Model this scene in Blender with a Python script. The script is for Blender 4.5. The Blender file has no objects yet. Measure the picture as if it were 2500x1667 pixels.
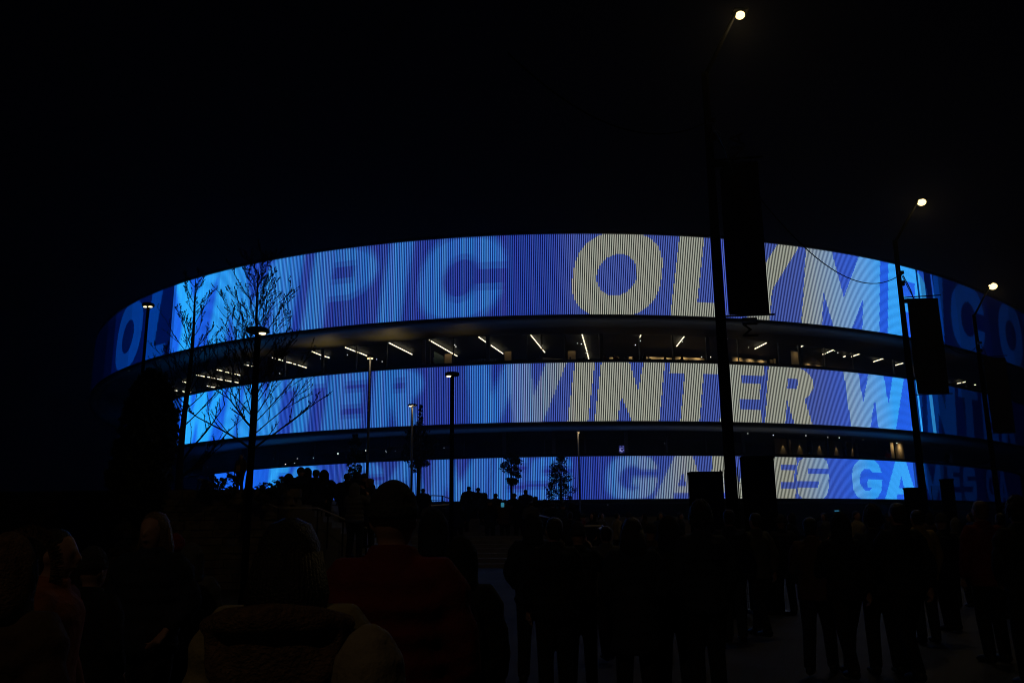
import bpy, math, random
import numpy as np
from mathutils import Vector, Matrix
random.seed(7); rng = np.random.default_rng(7)

# ---------------------------------------------------------------- camera
F = 2050.0                        # focal length in pixels of the 2500 px wide photograph
PITCH = math.atan((1280 - 833.5) / F); ROLL = -0.010; EYE = 1.65
f_ = np.array([0, math.cos(PITCH), math.sin(PITCH)]); r0 = np.array([1, 0, 0.]); u0 = np.cross(r0, f_)
R_ = math.cos(ROLL) * r0 + math.sin(ROLL) * u0; U_ = -math.sin(ROLL) * r0 + math.cos(ROLL) * u0
scene = bpy.context.scene
cd = bpy.data.cameras.new('camera'); cam = bpy.data.objects.new('camera', cd); scene.collection.objects.link(cam)
cd.sensor_width = 36; cd.lens = 36 * F / 2500; cd.clip_start = 0.1; cd.clip_end = 2000
cam.matrix_world = Matrix(((R_[0], U_[0], -f_[0], 0), (R_[1], U_[1], -f_[1], 0), (R_[2], U_[2], -f_[2], EYE), (0, 0, 0, 1)))
scene.camera = cam

# ---------------------------------------------------------------- night sky, exposure
w = bpy.data.worlds.new('World'); scene.world = w; w.use_nodes = True
nt = w.node_tree; bg = nt.nodes['Background']
sky = nt.nodes.new('ShaderNodeTexSky'); sky.sky_type = 'NISHITA'; sky.sun_disc = False
sky.sun_elevation = math.radians(-6); sky.sun_rotation = math.radians(200)
mixw = nt.nodes.new('ShaderNodeMix'); mixw.data_type = 'RGBA'; mixw.blend_type = 'ADD'; mixw.inputs[0].default_value = 1
nt.links.new(sky.outputs[0], mixw.inputs[6]); mixw.inputs[7].default_value = (0.0012, 0.0014, 0.0034, 1)
mulw = nt.nodes.new('ShaderNodeMix'); mulw.data_type = 'RGBA'; mulw.blend_type = 'MULTIPLY'; mulw.inputs[0].default_value = 1
nt.links.new(sky.outputs[0], mulw.inputs[6]); mulw.inputs[7].default_value = (0.004, 0.004, 0.004, 1)
nt.links.new(mulw.outputs[2], mixw.inputs[6])
nt.links.new(mixw.outputs[2], bg.inputs[0]); bg.inputs[1].default_value = 0.15
scene.view_settings.view_transform = 'Standard'; scene.view_settings.look = 'None'
scene.view_settings.exposure = 0; scene.view_settings.gamma = 1
scene.cycles.max_bounces = 4; scene.cycles.diffuse_bounces = 2; scene.cycles.glossy_bounces = 2
scene.cycles.transparent_max_bounces = 12; scene.cycles.caustics_reflective = False; scene.cycles.caustics_refractive = False
scene.cycles.sample_clamp_indirect = 1.0; scene.cycles.use_light_tree = True
scene.cycles.filter_width = 1.1

def ray(px, py):
    d = f_ + (px - 1250) / F * R_ - (py - 833.5) / F * U_
    return d
def at(px, py, Y):
    """the point seen at a place of the photograph, Y metres in front of the camera"""
    d = ray(px, py); d = d * (Y / d[1]); return Vector((d[0], d[1], d[2] + EYE))
def atz(px, py, z):
    """the point seen at a place of the photograph, on the level z"""
    d = ray(px, py); d = d * ((z - EYE) / d[2]); return Vector((d[0], d[1], z))
def col_x(px, Y, z):
    """x of an upright at photo column px (taken at height z)"""
    k = (z - EYE) / Y
    # solve d.x for direction (x, 1, k) projecting to px
    # (x*R0 + R1 + k*R2)/(x*f0 + f1 + k*f2) = (px-1250)/F
    q = (px - 1250) / F
    return Y * (q * (f_[1] + k * f_[2]) - R_[1] - k * R_[2]) / (R_[0] - q * f_[0])

# ---------------------------------------------------------------- helpers
def link(o): scene.collection.objects.link(o); return o
def mesh_obj(name, verts, faces, mat, parent=None, smooth=False):
    me = bpy.data.meshes.new(name); me.from_pydata([tuple(v) for v in verts], [], [tuple(x) for x in faces]); me.update()
    if smooth: me.polygons.foreach_set('use_smooth', [True] * len(me.polygons))
    me.materials.append(mat); o = link(bpy.data.objects.new(name, me))
    if parent is not None: o.parent = parent
    return o
def tag(o, label=None, cat=None, group=None, kind=None):
    if label: o['label'] = label
    if cat: o['category'] = cat
    if group: o['group'] = group
    if kind: o['kind'] = kind
    return o
def empty(name, loc=(0, 0, 0), rz=0):
    o = link(bpy.data.objects.new(name, None)); o.location = loc; o.rotation_euler = (0, 0, rz); o.empty_display_size = .2
    return o
class MB:
    def __init__(s): s.v = []; s.f = []
    def add(s, v, f):
        b = len(s.v); s.v += [tuple(map(float, p)) for p in v]; s.f += [tuple(i + b for i in q) for q in f]; return s
    def box(s, c, d, rz=0):
        cx, cy, cz = c; hx, hy, hz = d[0] / 2, d[1] / 2, d[2] / 2; ca, sa = math.cos(rz), math.sin(rz)
        v = []
        for sx, sy, sz in ((-1,-1,-1),(1,-1,-1),(1,1,-1),(-1,1,-1),(-1,-1,1),(1,-1,1),(1,1,1),(-1,1,1)):
            x, y = sx * hx, sy * hy
            v.append((cx + x * ca - y * sa, cy + x * sa + y * ca, cz + sz * hz))
        return s.add(v, [(0,3,2,1),(4,5,6,7),(0,1,5,4),(1,2,6,5),(2,3,7,6),(3,0,4,7)])
    def tube(s, pts, rad, n=8, sx=1.0, sy=1.0, cap=True):
        """loft round the points; rad a number or list of numbers or (a,b) pairs"""
        P = [Vector(p) for p in pts]; m = len(P)
        if not isinstance(rad, (list, tuple)): rad = [rad] * m
        b = len(s.v); side = None
        for i, p in enumerate(P):
            t = (P[min(i + 1, m - 1)] - P[max(i - 1, 0)])
            if t.length < 1e-9: t = Vector((0, 0, 1))
            t.normalize()
            if side is None:
                side = Vector((1, 0, 0)) if abs(t.x) < .8 else Vector((0, 1, 0))
            side = (side - t * side.dot(t)); side.normalize(); up = t.cross(side)
            r = rad[i]; ra, rb = r if isinstance(r, (tuple, list)) else (r * sx, r * sy)
            for k in range(n):
                a = 2 * math.pi * k / n
                q = p + side * (math.cos(a) * ra) + up * (math.sin(a) * rb); s.v.append(tuple(q))
        for i in range(m - 1):
            for k in range(n):
                a0 = b + i * n + k; a1 = b + i * n + (k + 1) % n
                s.f.append((a0, a1, a1 + n, a0 + n))
        if cap:
            s.f.append(tuple(b + k for k in range(n))[::-1]); s.f.append(tuple(b + (m - 1) * n + k for k in range(n)))
        return s
    def ball(s, c, r, n=8, m=6):
        rx, ry, rz = r if isinstance(r, (tuple, list)) else (r, r, r)
        b = len(s.v); s.v.append((c[0], c[1], c[2] - rz))
        for i in range(1, m):
            ph = math.pi * i / m - math.pi / 2
            for k in range(n):
                a = 2 * math.pi * k / n
                s.v.append((c[0] + rx * math.cos(ph) * math.cos(a), c[1] + ry * math.cos(ph) * math.sin(a), c[2] + rz * math.sin(ph)))
        s.v.append((c[0], c[1], c[2] + rz)); t = len(s.v) - 1
        for k in range(n):
            s.f.append((b, b + 1 + (k + 1) % n, b + 1 + k)); s.f.append((t, b + 1 + (m - 2) * n + k, b + 1 + (m - 2) * n + (k + 1) % n))
        for i in range(m - 2):
            for k in range(n):
                a0 = b + 1 + i * n + k; a1 = b + 1 + i * n + (k + 1) % n
                s.f.append((a0, a1, a1 + n, a0 + n))
        return s
    def build(s, name, mat, parent=None, smooth=False): return mesh_obj(name, s.v, s.f, mat, parent, smooth)

def srgb(*c):
    out = []
    for x in c:
        x = x / 255.; out.append(x / 12.92 if x <= .04045 else ((x + .055) / 1.055) ** 2.4)
    return out
def mat(name, color, rough=.7, metal=0, noise=0.0, nscale=8.0, bump=0.0, bscale=30.0, spec=.4):
    m = bpy.data.materials.new(name); m.use_nodes = True; n = m.node_tree; p = n.nodes['Principled BSDF']
    p.inputs['Base Color'].default_value = (*color, 1); p.inputs['Roughness'].default_value = rough
    p.inputs['Metallic'].default_value = metal; p.inputs['Specular IOR Level'].default_value = spec
    tc = n.nodes.new('ShaderNodeTexCoord')
    if noise:
        t = n.nodes.new('ShaderNodeTexNoise'); t.inputs['Scale'].default_value = nscale; t.inputs['Detail'].default_value = 5
        n.links.new(tc.outputs['Object'], t.inputs['Vector'])
        mp = n.nodes.new('ShaderNodeMapRange'); mp.inputs[1].default_value = .3; mp.inputs[2].default_value = .7
        mp.inputs[3].default_value = 1 - noise; mp.inputs[4].default_value = 1 + noise
        n.links.new(t.outputs[0], mp.inputs[0])
        mx = n.nodes.new('ShaderNodeVectorMath'); mx.operation = 'SCALE'; mx.inputs[0].default_value = color
        n.links.new(mp.outputs[0], mx.inputs['Scale']); n.links.new(mx.outputs[0], p.inputs['Base Color'])
    if bump:
        t = n.nodes.new('ShaderNodeTexNoise'); t.inputs['Scale'].default_value = bscale; t.inputs['Detail'].default_value = 4
        n.links.new(tc.outputs['Object'], t.inputs['Vector'])
        bp = n.nodes.new('ShaderNodeBump'); bp.inputs['Strength'].default_value = bump; bp.inputs['Distance'].default_value = .02
        n.links.new(t.outputs[0], bp.inputs['Height']); n.links.new(bp.outputs[0], p.inputs['Normal'])
    return m
def emit(name, color, strength, sample='AUTO'):
    m = bpy.data.materials.new(name); m.use_nodes = True; n = m.node_tree; n.nodes.clear()
    o = n.nodes.new('ShaderNodeOutputMaterial'); e = n.nodes.new('ShaderNodeEmission')
    e.inputs[0].default_value = (*color, 1); e.inputs[1].default_value = strength
    n.links.new(e.outputs[0], o.inputs[0]); m.cycles.emission_sampling = sample
    return m

M = {
 'asphalt': mat('plaza_paving', (.042, .043, .046), .8, noise=.3, nscale=.6, bump=.3, bscale=40),
 'stone': mat('rough_stone', (.22, .17, .12), .9, noise=.4, nscale=3, bump=.8, bscale=9),
 'concrete': mat('concrete', (.2, .19, .18), .85, noise=.2, nscale=2, bump=.2),
 'soffit': mat('soffit_panel', (.09, .088, .078), .55, noise=.06, nscale=.4),
 'dark_metal': mat('dark_metal', (.03, .03, .032), .45, .6, noise=.15, nscale=6),
 'mullion': mat('mullion_metal', (.12, .12, .12), .35, .7, noise=.1),
 'steel': mat('brushed_steel', (.55, .5, .42), .4, 0, noise=.08, nscale=20),
 'black': mat('black_paint', (.012, .012, .013), .6, noise=.2, nscale=5),
 'interior': mat('dark_interior', (.035, .035, .036), .7, noise=.2, nscale=.5),
 'wall_panel': mat('beige_wall', (.42, .34, .22), .8, noise=.06, nscale=1.5),
 'poster': mat('green_poster', (.03, .07, .07), .5, noise=.1),
 'ink': mat('pale_letters', (.5, .44, .3), .6, noise=.1),
 'greyink': mat('grey_letters', (.3, .3, .3), .6, noise=.1),
 'banner': mat('banner_fabric', (.02, .022, .03), .8, noise=.2, nscale=3, bump=.3, bscale=6),
 'bannerink': mat('banner_print', (.05, .05, .055), .8, noise=.2, nscale=3),
 'bark': mat('bark', (.03, .024, .018), .9, noise=.3, nscale=12, bump=.5),
 'leaf': mat('dark_leaf', (.028, .04, .018), .7, noise=.4, nscale=2),
 'leaf2': mat('shrub_leaf', (.05, .055, .02), .7, noise=.4, nscale=2),
 'arm': mat('matt_black_arm', (.0016, .0016, .0016), 1.0, spec=0.0),
 'strip': emit('warm_tube', srgb(255, 238, 196), 2.2, 'NONE'),
 'dot': emit('downlight_glow', srgb(240, 238, 230), 1.6, 'NONE'),
 'faint': emit('faint_glow', srgb(190, 200, 210), .35, 'NONE'),
 'lampglow': emit('lamp_glow', srgb(255, 226, 160), 4.0, 'NONE'),
 'street': emit('street_light_glow', srgb(255, 228, 155), 2.6, 'NONE'),
 'screen_blue': emit('screen_blue_area', srgb(60, 160, 255), .9, 'NONE'),
 'screen_dark': emit('screen_dark_area', srgb(25, 30, 110), .5, 'NONE'),
 'screen_text': emit('screen_text_area', srgb(150, 150, 210), .9, 'NONE'),
 'phone': emit('phone_screen', srgb(60, 140, 170), .6, 'NONE'),
}

# ================================================================ THE ARENA
CXY = (5.3244, 142.4155); EA, EB, PH = 77.9718, 69.5069, -0.40579
HH = np.array([-0.28354, 0.61868, -0.04852, 0.05455]) * .1
OFFS = [0.0, 3.5275, 9.5212]; CEN = [(0, 0), (1.2479, -0.0614), (2.6817, 0.0053)]
ZT = [24.0 + EYE, 13.6097 + EYE, 6.0538 + EYE]; ZB = [16.9712 + EYE, 8.53 + EYE, 2.1722 + EYE]
RING = []
for k in range(3):
    t = np.linspace(0, 2 * np.pi, 7200, endpoint=False)
    rr = 1 + HH[0] * np.cos(3 * t) + HH[1] * np.sin(3 * t) + HH[2] * np.cos(4 * t) + HH[3] * np.sin(4 * t)
    x = (EA - OFFS[k]) * np.cos(t) * rr; y = (EB - OFFS[k]) * np.sin(t) * rr
    e = np.stack([CXY[0] + CEN[k][0] + x * math.cos(PH) - y * math.sin(PH), CXY[1] + CEN[k][1] + x * math.sin(PH) + y * math.cos(PH)], 1)
    i0 = int(np.argmin((e ** 2).sum(1))); e = np.roll(e, -i0, 0)
    s = np.r_[0, np.cumsum(np.hypot(*np.diff(e, axis=0).T))]; per = s[-1] + float(np.hypot(*(e[0] - e[-1])))
    s = np.r_[s, per]; e = np.vstack([e, e[:1]])
    RING.append((e, s, per))
def ring_pt(k, u, inset=0.0):
    """plan point(s) on ring k at arc length u from its nearest point, moved inwards by inset"""
    e, s, per = RING[k]; u = np.asarray(u, float) % per
    X = np.interp(u, s, e[:, 0]); Y = np.interp(u, s, e[:, 1]); h = .3
    X1 = np.interp((u + h) % per, s, e[:, 0]); Y1 = np.interp((u + h) % per, s, e[:, 1])
    X0 = np.interp((u - h) % per, s, e[:, 0]); Y0 = np.interp((u - h) % per, s, e[:, 1])
    tx, ty = X1 - X0, Y1 - Y0; L = np.hypot(tx, ty); nx, ny = ty / L, -tx / L          # outward normal (arc runs left to right)
    return np.stack([X - nx * inset, Y - ny * inset], -1), np.stack([nx, ny], -1), np.stack([tx / L, ty / L], -1)

# ---- the letters on the screens
def glyph(c, x, y):
    a = np.abs
    def sup(x, y, n=2.5, hx=.5, hy=.53): return (a((x - .5) / hx) ** n + a((y - .5) / hy) ** n) < 1
    inb = (x >= 0) & (x <= 1) & (y >= -.1) & (y <= 1.1)
    if c == 'O': m = sup(x, y) & ~(((x - .49) / .225) ** 2 + ((y - .49) / .26) ** 2 < 1)
    elif c == 'C': m = sup(x, y) & ~(((x - .49) / .22) ** 2 + ((y - .49) / .27) ** 2 < 1) & ~((x > .5) & (y > .37) & (y < .63))
    elif c == 'G': m = (sup(x, y) & ~(((x - .49) / .24) ** 2 + ((y - .49) / .28) ** 2 < 1) & ~((x > .5) & (y > .5) & (y < .68))) | ((x > .5) & (x < 1) & (y > .3) & (y < .5) & sup(x, y))
    elif c == 'L': m = (x < .5) | (y < .18)
    elif c == 'I': m = x < 2
    elif c == 'Y':
        d = .16 + np.clip((1 - y) / .6, 0, 1) * .34
        m = ((a(x - d) < .16) | (a(x - (1 - d)) < .16)) & (y > .38) | ((a(x - .5) < .155) & (y < .45))
    elif c == 'M':
        m = ~((y > .4) & (a(x - .5) < .18 * (y - .4) / .6))
        q = .14 * np.clip((.43 - y) / .43, 0, 1)
        m &= ~((y < .43) & (x > .24) & (x < .24 + q)); m &= ~((y < .43) & (x < .76) & (x > .76 - q))
    elif c == 'P': m = (x < .33) | ((y > .36) & (((x - .35) / .65) ** 2 + ((y - .68) / .36) ** 2 < 1)); m &= ~((x > .33) & (x < .66) & (y > .58) & (y < .8))
    elif c == 'W':
        m = (x > .12 * (1 - y)) & (x < 1 - .16 * (1 - y))
        h = .078 * np.clip((y - .45) / .55, 0, 1)
        m &= ~((y > .45) & ((a(x - .30) < h) | (a(x - .715) < h))); m &= ~((y < .53) & (a(x - .48) < .066 * (.53 - y) / .53))
    elif c == 'N':
        sN = np.clip((y - .52) / .48, 0, 1); m = ~((y > .52) & (x > .62 - .18 * sN) & (x < .62 + .04 * sN))
        sB = np.clip((.42 - y) / .42, 0, 1); m &= ~((y < .42) & (x > .37 - .02 * sB) & (x < .37 + .2 * sB))
    elif c == 'T': m = (y > .81) | ((x > .3) & (x < .68))
    elif c == 'E': m = (x < .45) | (y > .82) | ((y > .39) & (y < .68) & (x < .93)) | (y < .23)
    elif c == 'R':
        m = (x < .42) | ((y > .4) & (((x - .4) / .6) ** 2 + ((y - .7) / .34) ** 2 < 1)); m &= ~((x > .42) & (x < .64) & (y > .62) & (y < .81))
        lx = .62 + (.42 - y) * .45; m |= (y < .45) & (a(x - lx) < .2)
    elif c == 'A':
        h = .17 + .33 * (1 - y); m = (a(x - .5) < h) & ~((a(x - .5) < .085 * (.62 - y) / .34) & (y > .28) & (y < .62)) & ~((a(x - .5) < .15) & (y < .12))
    elif c == 'S':
        m = sup(x, y, 3.5) & ~((x > .33) & (y > .6) & (y < .74) & (x < 2)) & ~((x < .66) & (y > .27) & (y < .42))
    return m & inb
WORDS = [
 [('O',-55.2,-47.4),('L',-46.0,-41.3),('Y',-41.0,-33.6),('M',-33.6,-23.1),('P',-21.8,-15.1),('I',-14.3,-12.2),('C',-11.0,-3.6),
  ('O',2.1,9.7),('L',10.85,15.4),('Y',15.4,22.6),('M',23.4,32.8),('P',34.0,40.4),('I',41.6,43.4),('C',45.0,53.0),('O',57.2,65.2),('L',66.6,71)],
 [('W',-44,-36),('I',-35,-33.2),('N',-32.6,-27.2),('T',-26.6,-22.1),('E',-21.7,-17.6),('R',-16.9,-12.0),
  ('W',-8.2,.5),('I',1.2,2.95),('N',3.5,9.1),('T',9.6,14.2),('E',14.6,18.6),('R',19.0,24.0),('W',27.6,36.3),('I',37.5,39.4),('N',40.3,46.2),('T',47,52),('E',53,57.5),('R',58.5,63.5)],
 [('E',-34,-30.8),('S',-30.3,-26.2),('G',-23,-18.3),('A',-18.4,-13.3),('M',-13,-7.4),('E',-7.1,-3.9),('S',-3.8,.2),('G',3.4,8.2),('A',8.0,13.1),('M',13.4,19.0),('E',19.3,22.5),('S',22.6,26.6),
  ('G',29.8,34.5),('A',34.9,41.0),('M',41.6,47.5),('E',48.4,52),('S',52.8,57),('G',60.5,65),('A',65.5,70)]]
SLANT = [1.2, .75, .45]
def letters(k, u, v):
    X = u - SLANT[k] * v; m = np.zeros(X.shape, bool)
    for c, a, b in WORDS[k]:
        sel = (X >= a) & (X <= b)
        if sel.any(): m[sel] |= glyph(c, (X[sel] - a) / (b - a), v[sel])
    return m
def S(x, a, b): return np.clip((x - a) / (b - a), 0, 1)
def lerp(A, B, t): return A * (1 - t[..., None]) + B * t[..., None]
def C(*c): return np.array(srgb(*c))
def screen_colour(k, u, v, backing):
    """what the video screen shows at u, v: pale letters on blue, passing into cyan and dimmer panels at both ends"""
    sharp = letters(k, u, v).astype(float)
    soft = sum(letters(k, u + du, v + dv).astype(float) for du in (-.26, -.13, 0, .13, .26) for dv in (-.04, .04)) / 10
    edge = [1.9, -1.5, 8.0][k]; wid = [.8, 3.5, 5.0][k]
    tr = S(u, edge - wid, edge + wid)                # 0 left word, 1 right word
    m = soft * (1 - tr) + sharp * tr
    cy = S(u, [23, 25, 22][k], [34.5, 35, 33][k])      # white letters turn cyan, the LEDs' angle tint painted in
    lf = S(-u, 20, 36)                               # brighter cyan far left
    if backing:
        Lr = lerp(C(4, 9, 9), C(0, 86, 180), cy); Br = lerp(C(0, 2, 70), C(0, 33, 155), cy)
        Ll = lerp(C(0, 32, 112), C(0, 110, 210), lf); Bl = lerp(C(0, 0, 68), C(0, 38, 158), lf)
    else:
        Lr = lerp(C(178, 181, 166), C(62, 176, 262), cy); Br = lerp(C(84, 106, 190), C(40, 106, 246), cy)
        Ll = lerp(C(72, 142, 224), C(48, 184, 272), lf); Bl = lerp(C(58, 84, 182), C(30, 112, 250), lf)
    col = lerp(lerp(Bl, Ll, m), lerp(Br, Lr, m), tr)
    # LEDs look dimmer at grazing angles; that falloff is painted in here
    g = np.ones_like(u)
    R = [[(39.8, .12), (40.1, .9), (40.9, .5), (42.3, .15), (42.6, .4), (43.6, .2), (47, .09), (55, .07), (62, .045), (90, .03)],
         [(38.6, 1.0), (39.0, .15), (39.3, .95), (41.2, .22), (41.9, .5), (43.0, .16), (48.5, .07), (60, .035), (90, .02)],
         [(40.8, 1.0), (41.2, .35), (42.2, .25), (43.2, .7), (43.6, .16), (47, .07), (60, .035), (90, .02)]][k]
    lo = -1e9
    for i, (lim, val) in enumerate(R):
        prev = [39.6, 38.4, 40.4][k] if i == 0 else R[i - 1][0]
        g = np.where((u > prev) & (u <= lim), val, g)
    Lx = [[(-39.7, -40.1, .6), (-40.1, -45.2, .29), (-45.2, -50, .26), (-50, -56, .20), (-56, -60, .06), (-60, -90, .025)],
          [(-43.5, -47, .3), (-47, -90, .03)], [(-46.0, -90, .004)]][k]
    for b, a, val in Lx: g = np.where((u <= b) & (u > a), val, g)
    dm = (g < .3).astype(float)                      # the painted-dim ends only keep deep blue
    deep = lerp(C(0, 34, 130) * np.ones(col.shape), C(8, 100, 240) * np.ones(col.shape), sharp)
    col = lerp(col, deep, dm)
    return col * g[..., None]
TINT = np.array([(1, 1, 1), (.62, .80, .92), (1.25, .82, 1.0), (.5, .95, 1.0), (1.35, 1.25, 1.1), (.8, .75, 1.0), (.7, .7, .95)])
def vc_emit(name):
    m = bpy.data.materials.new(name); m.use_nodes = True; n = m.node_tree; n.nodes.clear()
    o = n.nodes.new('ShaderNodeOutputMaterial'); e = n.nodes.new('ShaderNodeEmission'); a = n.nodes.new('ShaderNodeAttribute')
    a.attribute_name = 'video'; e.inputs[1].default_value = 1.0
    n.links.new(a.outputs['Color'], e.inputs[0]); n.links.new(e.outputs[0], o.inputs[0]); m.cycles.emission_sampling = 'NONE'
    return m
M_rod = vc_emit('led_rods'); M_back = vc_emit('led_glow_behind_rods')
def big_mesh(name, V, Q, col, m, parent):
    me = bpy.data.meshes.new(name); me.vertices.add(len(V)); me.vertices.foreach_set('co', V.astype(np.float32).ravel())
    me.loops.add(Q.size); me.loops.foreach_set('vertex_index', Q.astype(np.int32).ravel())
    me.polygons.add(len(Q)); me.polygons.foreach_set('loop_start', np.arange(0, Q.size, 4, dtype=np.int32))
    me.update(calc_edges=True)
    a = me.attributes.new('video', 'FLOAT_COLOR', 'FACE')
    a.data.foreach_set('color', np.c_[col, np.ones(len(col))].astype(np.float32).ravel())
    me.materials.append(m); o = link(bpy.data.objects.new(name, me)); o.parent = parent
    return o
arena = empty('arena_building', (0, 0, 0))
tag(arena, 'round arena with three stacked rings of blue video screen and dark glazed galleries', 'arena')
PITCHROD = .158; ROD_W = .07
for k in range(3):
    nz = [68, 50, 38][k]
    u = np.arange(-92, 92, PITCHROD); n = len(u); z = np.linspace(ZB[k], ZT[k], nz + 1)
    p, nn, tt = ring_pt(k, u)
    prof = [(-ROD_W / 2, -.02), (0, .03), (ROD_W / 2, -.02)]
    V = np.zeros((n, 3, nz + 1, 3))
    for j, (a, b) in enumerate(prof):
        q = p + tt * a + nn * b
        V[:, j, :, 0] = q[:, 0:1]; V[:, j, :, 1] = q[:, 1:2]; V[:, j, :, 2] = z[None]
    idx = np.arange(n * 3 * (nz + 1)).reshape(n, 3, nz + 1)
    Q = np.stack([idx[:, :-1, :-1], idx[:, 1:, :-1], idx[:, 1:, 1:], idx[:, :-1, 1:]], -1)
    vm = (np.arange(nz) + .5) / nz
    cu = screen_colour(k, np.repeat(u[:, None], nz, 1), np.repeat(vm[None], n, 0), False)
    # single rods differ in tint, most of all in the left word
    ti = TINT[rng.integers(0, len(TINT), n)]; amt = (.75 - .68 * S(u, [-2, -5, 2][k], [4, 3, 12][k])) * (1 - .6 * S(-u, 22, 36))
    cu = cu * (1 + (ti - 1) * amt[:, None])[:, None, :]
    cu = np.repeat(cu[:, None], 2, 1)
    big_mesh('video_screen', V.reshape(-1, 3), Q.reshape(-1, 4), cu.reshape(-1, 3) * 1.05, M_rod, arena)
    # mesh cloth behind the rods; the LEDs' glow on it is painted as emission
    p, nn, tt = ring_pt(k, u - PITCHROD / 2, .10); V = np.zeros((n, nz + 1, 3))
    V[:, :, 0] = p[:, 0:1]; V[:, :, 1] = p[:, 1:2]; V[:, :, 2] = z[None]
    idx = np.arange(n * (nz + 1)).reshape(n, nz + 1)
    Q = np.stack([idx[:-1, :-1], idx[1:, :-1], idx[1:, 1:], idx[:-1, 1:]], -1)
    cu = screen_colour(k, np.repeat(u[:-1, None], nz, 1), np.repeat(vm[None], n - 1, 0), True)
    big_mesh('screen_backing', V.reshape(-1, 3), Q.reshape(-1, 4), cu.reshape(-1, 3) * .8, M_back, arena)

def sweep(name, k, prof, m, u0=None, u1=None, step=1.5, smooth=False, parent=arena, closed=False):
    """profile of (inset, z) pairs swept round ring k"""
    per = RING[k][2]
    if u0 is None: us = np.linspace(0, per, int(per / step) + 1)[:-1]; wrap = True
    else: us = np.linspace(u0, u1, max(2, int((u1 - u0) / step) + 1)); wrap = False
    n = len(us); mprof = len(prof); V = []
    cols = [ring_pt(k, us, ins)[0] for ins, _ in prof]
    for i in range(n):
        for j in range(mprof): V.append((cols[j][i][0], cols[j][i][1], prof[j][1]))
    Fc = []
    for i in range(n if wrap else n - 1):
        i2 = (i + 1) % n
        for j in range(mprof if closed else mprof - 1):
            j2 = (j + 1) % mprof
            Fc.append((i * mprof + j, i2 * mprof + j, i2 * mprof + j2, i * mprof + j2))
    return mesh_obj(name, V, Fc, m, parent, smooth)
for k in range(3):
    zt, zb = ZT[k], ZB[k]
    sweep('top_trim', k, [(-.12, zt + .02), (-.12, zt + .28), (.5, zt + .28), (.5, zt + .02)], M['black'], closed=True)
    sweep('bottom_trim', k, [(-.12, zb - .30), (-.12, zb - .02), (.5, zb - .02), (.5, zb - .30)], M['black'], closed=True)
    sweep('parapet_wall', k, [(.3, zb - .02), (.3, zt + .02)], M['black'])
# soffits: a smooth cove running back under each ring
dpt = [7.6, 7.8, 9.0]
for k in range(3):
    zb = ZB[k] - .31
    prof = [(.0, zb + .01), (.05, zb - .06), (1.2, zb - .10), (2.6, zb - .08), (4.2, zb), (5.8, zb + .14), (dpt[k], zb + .34)]
    sweep('soffit', k, prof, M['soffit'], smooth=True)
    if k < 2: sweep('gallery_ceiling', k, [(dpt[k], zb + .345), (dpt[k] + .01, zb + .9), (22, zb + .9)], M['interior'])
# gallery floors, back walls and the lower block
sweep('gallery_floor', 1, [(.5, ZT[1] - 1.25), (22, ZT[1] - 1.25)], M['interior'])
sweep('gallery_floor', 2, [(.5, ZT[2] - 1.25), (19, ZT[2] - 1.25)], M['interior'])
sweep('gallery_wall', 1, [(19.5, ZT[1] - 1.3), (19.5, ZB[0] + 1)], M['interior'])
sweep('gallery_wall', 2, [(15.0, ZT[2] - 1.3), (15.0, ZB[1] + .6)], M['interior'])
sweep('ground_wall', 2, [(12.0, 0), (12.0, ZB[2] + .2)], M['interior'])
# roof, a shallow dome sunk behind the top trim
rv = [(CXY[0], CXY[1], ZT[0] + 2.2)]; us = np.linspace(0, RING[0][2], 145)[:-1]
pr = ring_pt(0, us, .5)[0]; pm = ring_pt(0, us, 30)[0]
rv += [(a, b, ZT[0] - .05) for a, b in pr] + [(a, b, ZT[0] + 1.6) for a, b in pm]
N_ = 144; rf = [(1 + i, 1 + (i + 1) % N_, 1 + N_ + (i + 1) % N_, 1 + N_ + i) for i in range(N_)] + [(0, 1 + N_ + i, 1 + N_ + (i + 1) % N_) for i in range(N_)]
mesh_obj('roof', rv, rf, M['black'], arena)
# glass fronts of the galleries
mg = bpy.data.materials.new('gallery_glass'); mg.use_nodes = True; n = mg.node_tree; n.nodes.clear()
o_ = n.nodes.new('ShaderNodeOutputMaterial'); tr_ = n.nodes.new('ShaderNodeBsdfTransparent'); gl_ = n.nodes.new('ShaderNodeBsdfGlossy'); mx_ = n.nodes.new('ShaderNodeMixShader')
fr_ = n.nodes.new('ShaderNodeFresnel'); fr_.inputs[0].default_value = 1.35
tr_.inputs[0].default_value = (.9, .92, .92, 1); gl_.inputs[1 if 'Roughness' not in gl_.inputs else 'Roughness'].default_value = .02
n.links.new(fr_.outputs[0], mx_.inputs[0]); n.links.new(tr_.outputs[0], mx_.inputs[1]); n.links.new(gl_.outputs[0], mx_.inputs[2]); n.links.new(mx_.outputs[0], o_.inputs[0])
sweep('glass_front', 0, [(dpt[0] - .25, ZT[1] - 1.2), (dpt[0] - .25, ZB[0] + .02)], mg, -92, 92)
sweep('glass_front', 1, [(dpt[1] - .25, ZT[2] - 1.2), (dpt[1] - .25, ZB[1] + .02)], mg, -88, 88)
def ring_u_at(k, px, py, inset):
    """arc length on ring k (inset) that stands in the column px of the photo"""
    us = np.linspace(-70, 70, 1401); p = ring_pt(k, us, inset)[0]
    d = ray(px, py); c = p[:, 0] * d[1] - p[:, 1] * d[0]
    i = np.where(c[:-1] * c[1:] <= 0)[0]
    return float(us[i[0]]) if len(i) else 0.
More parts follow.
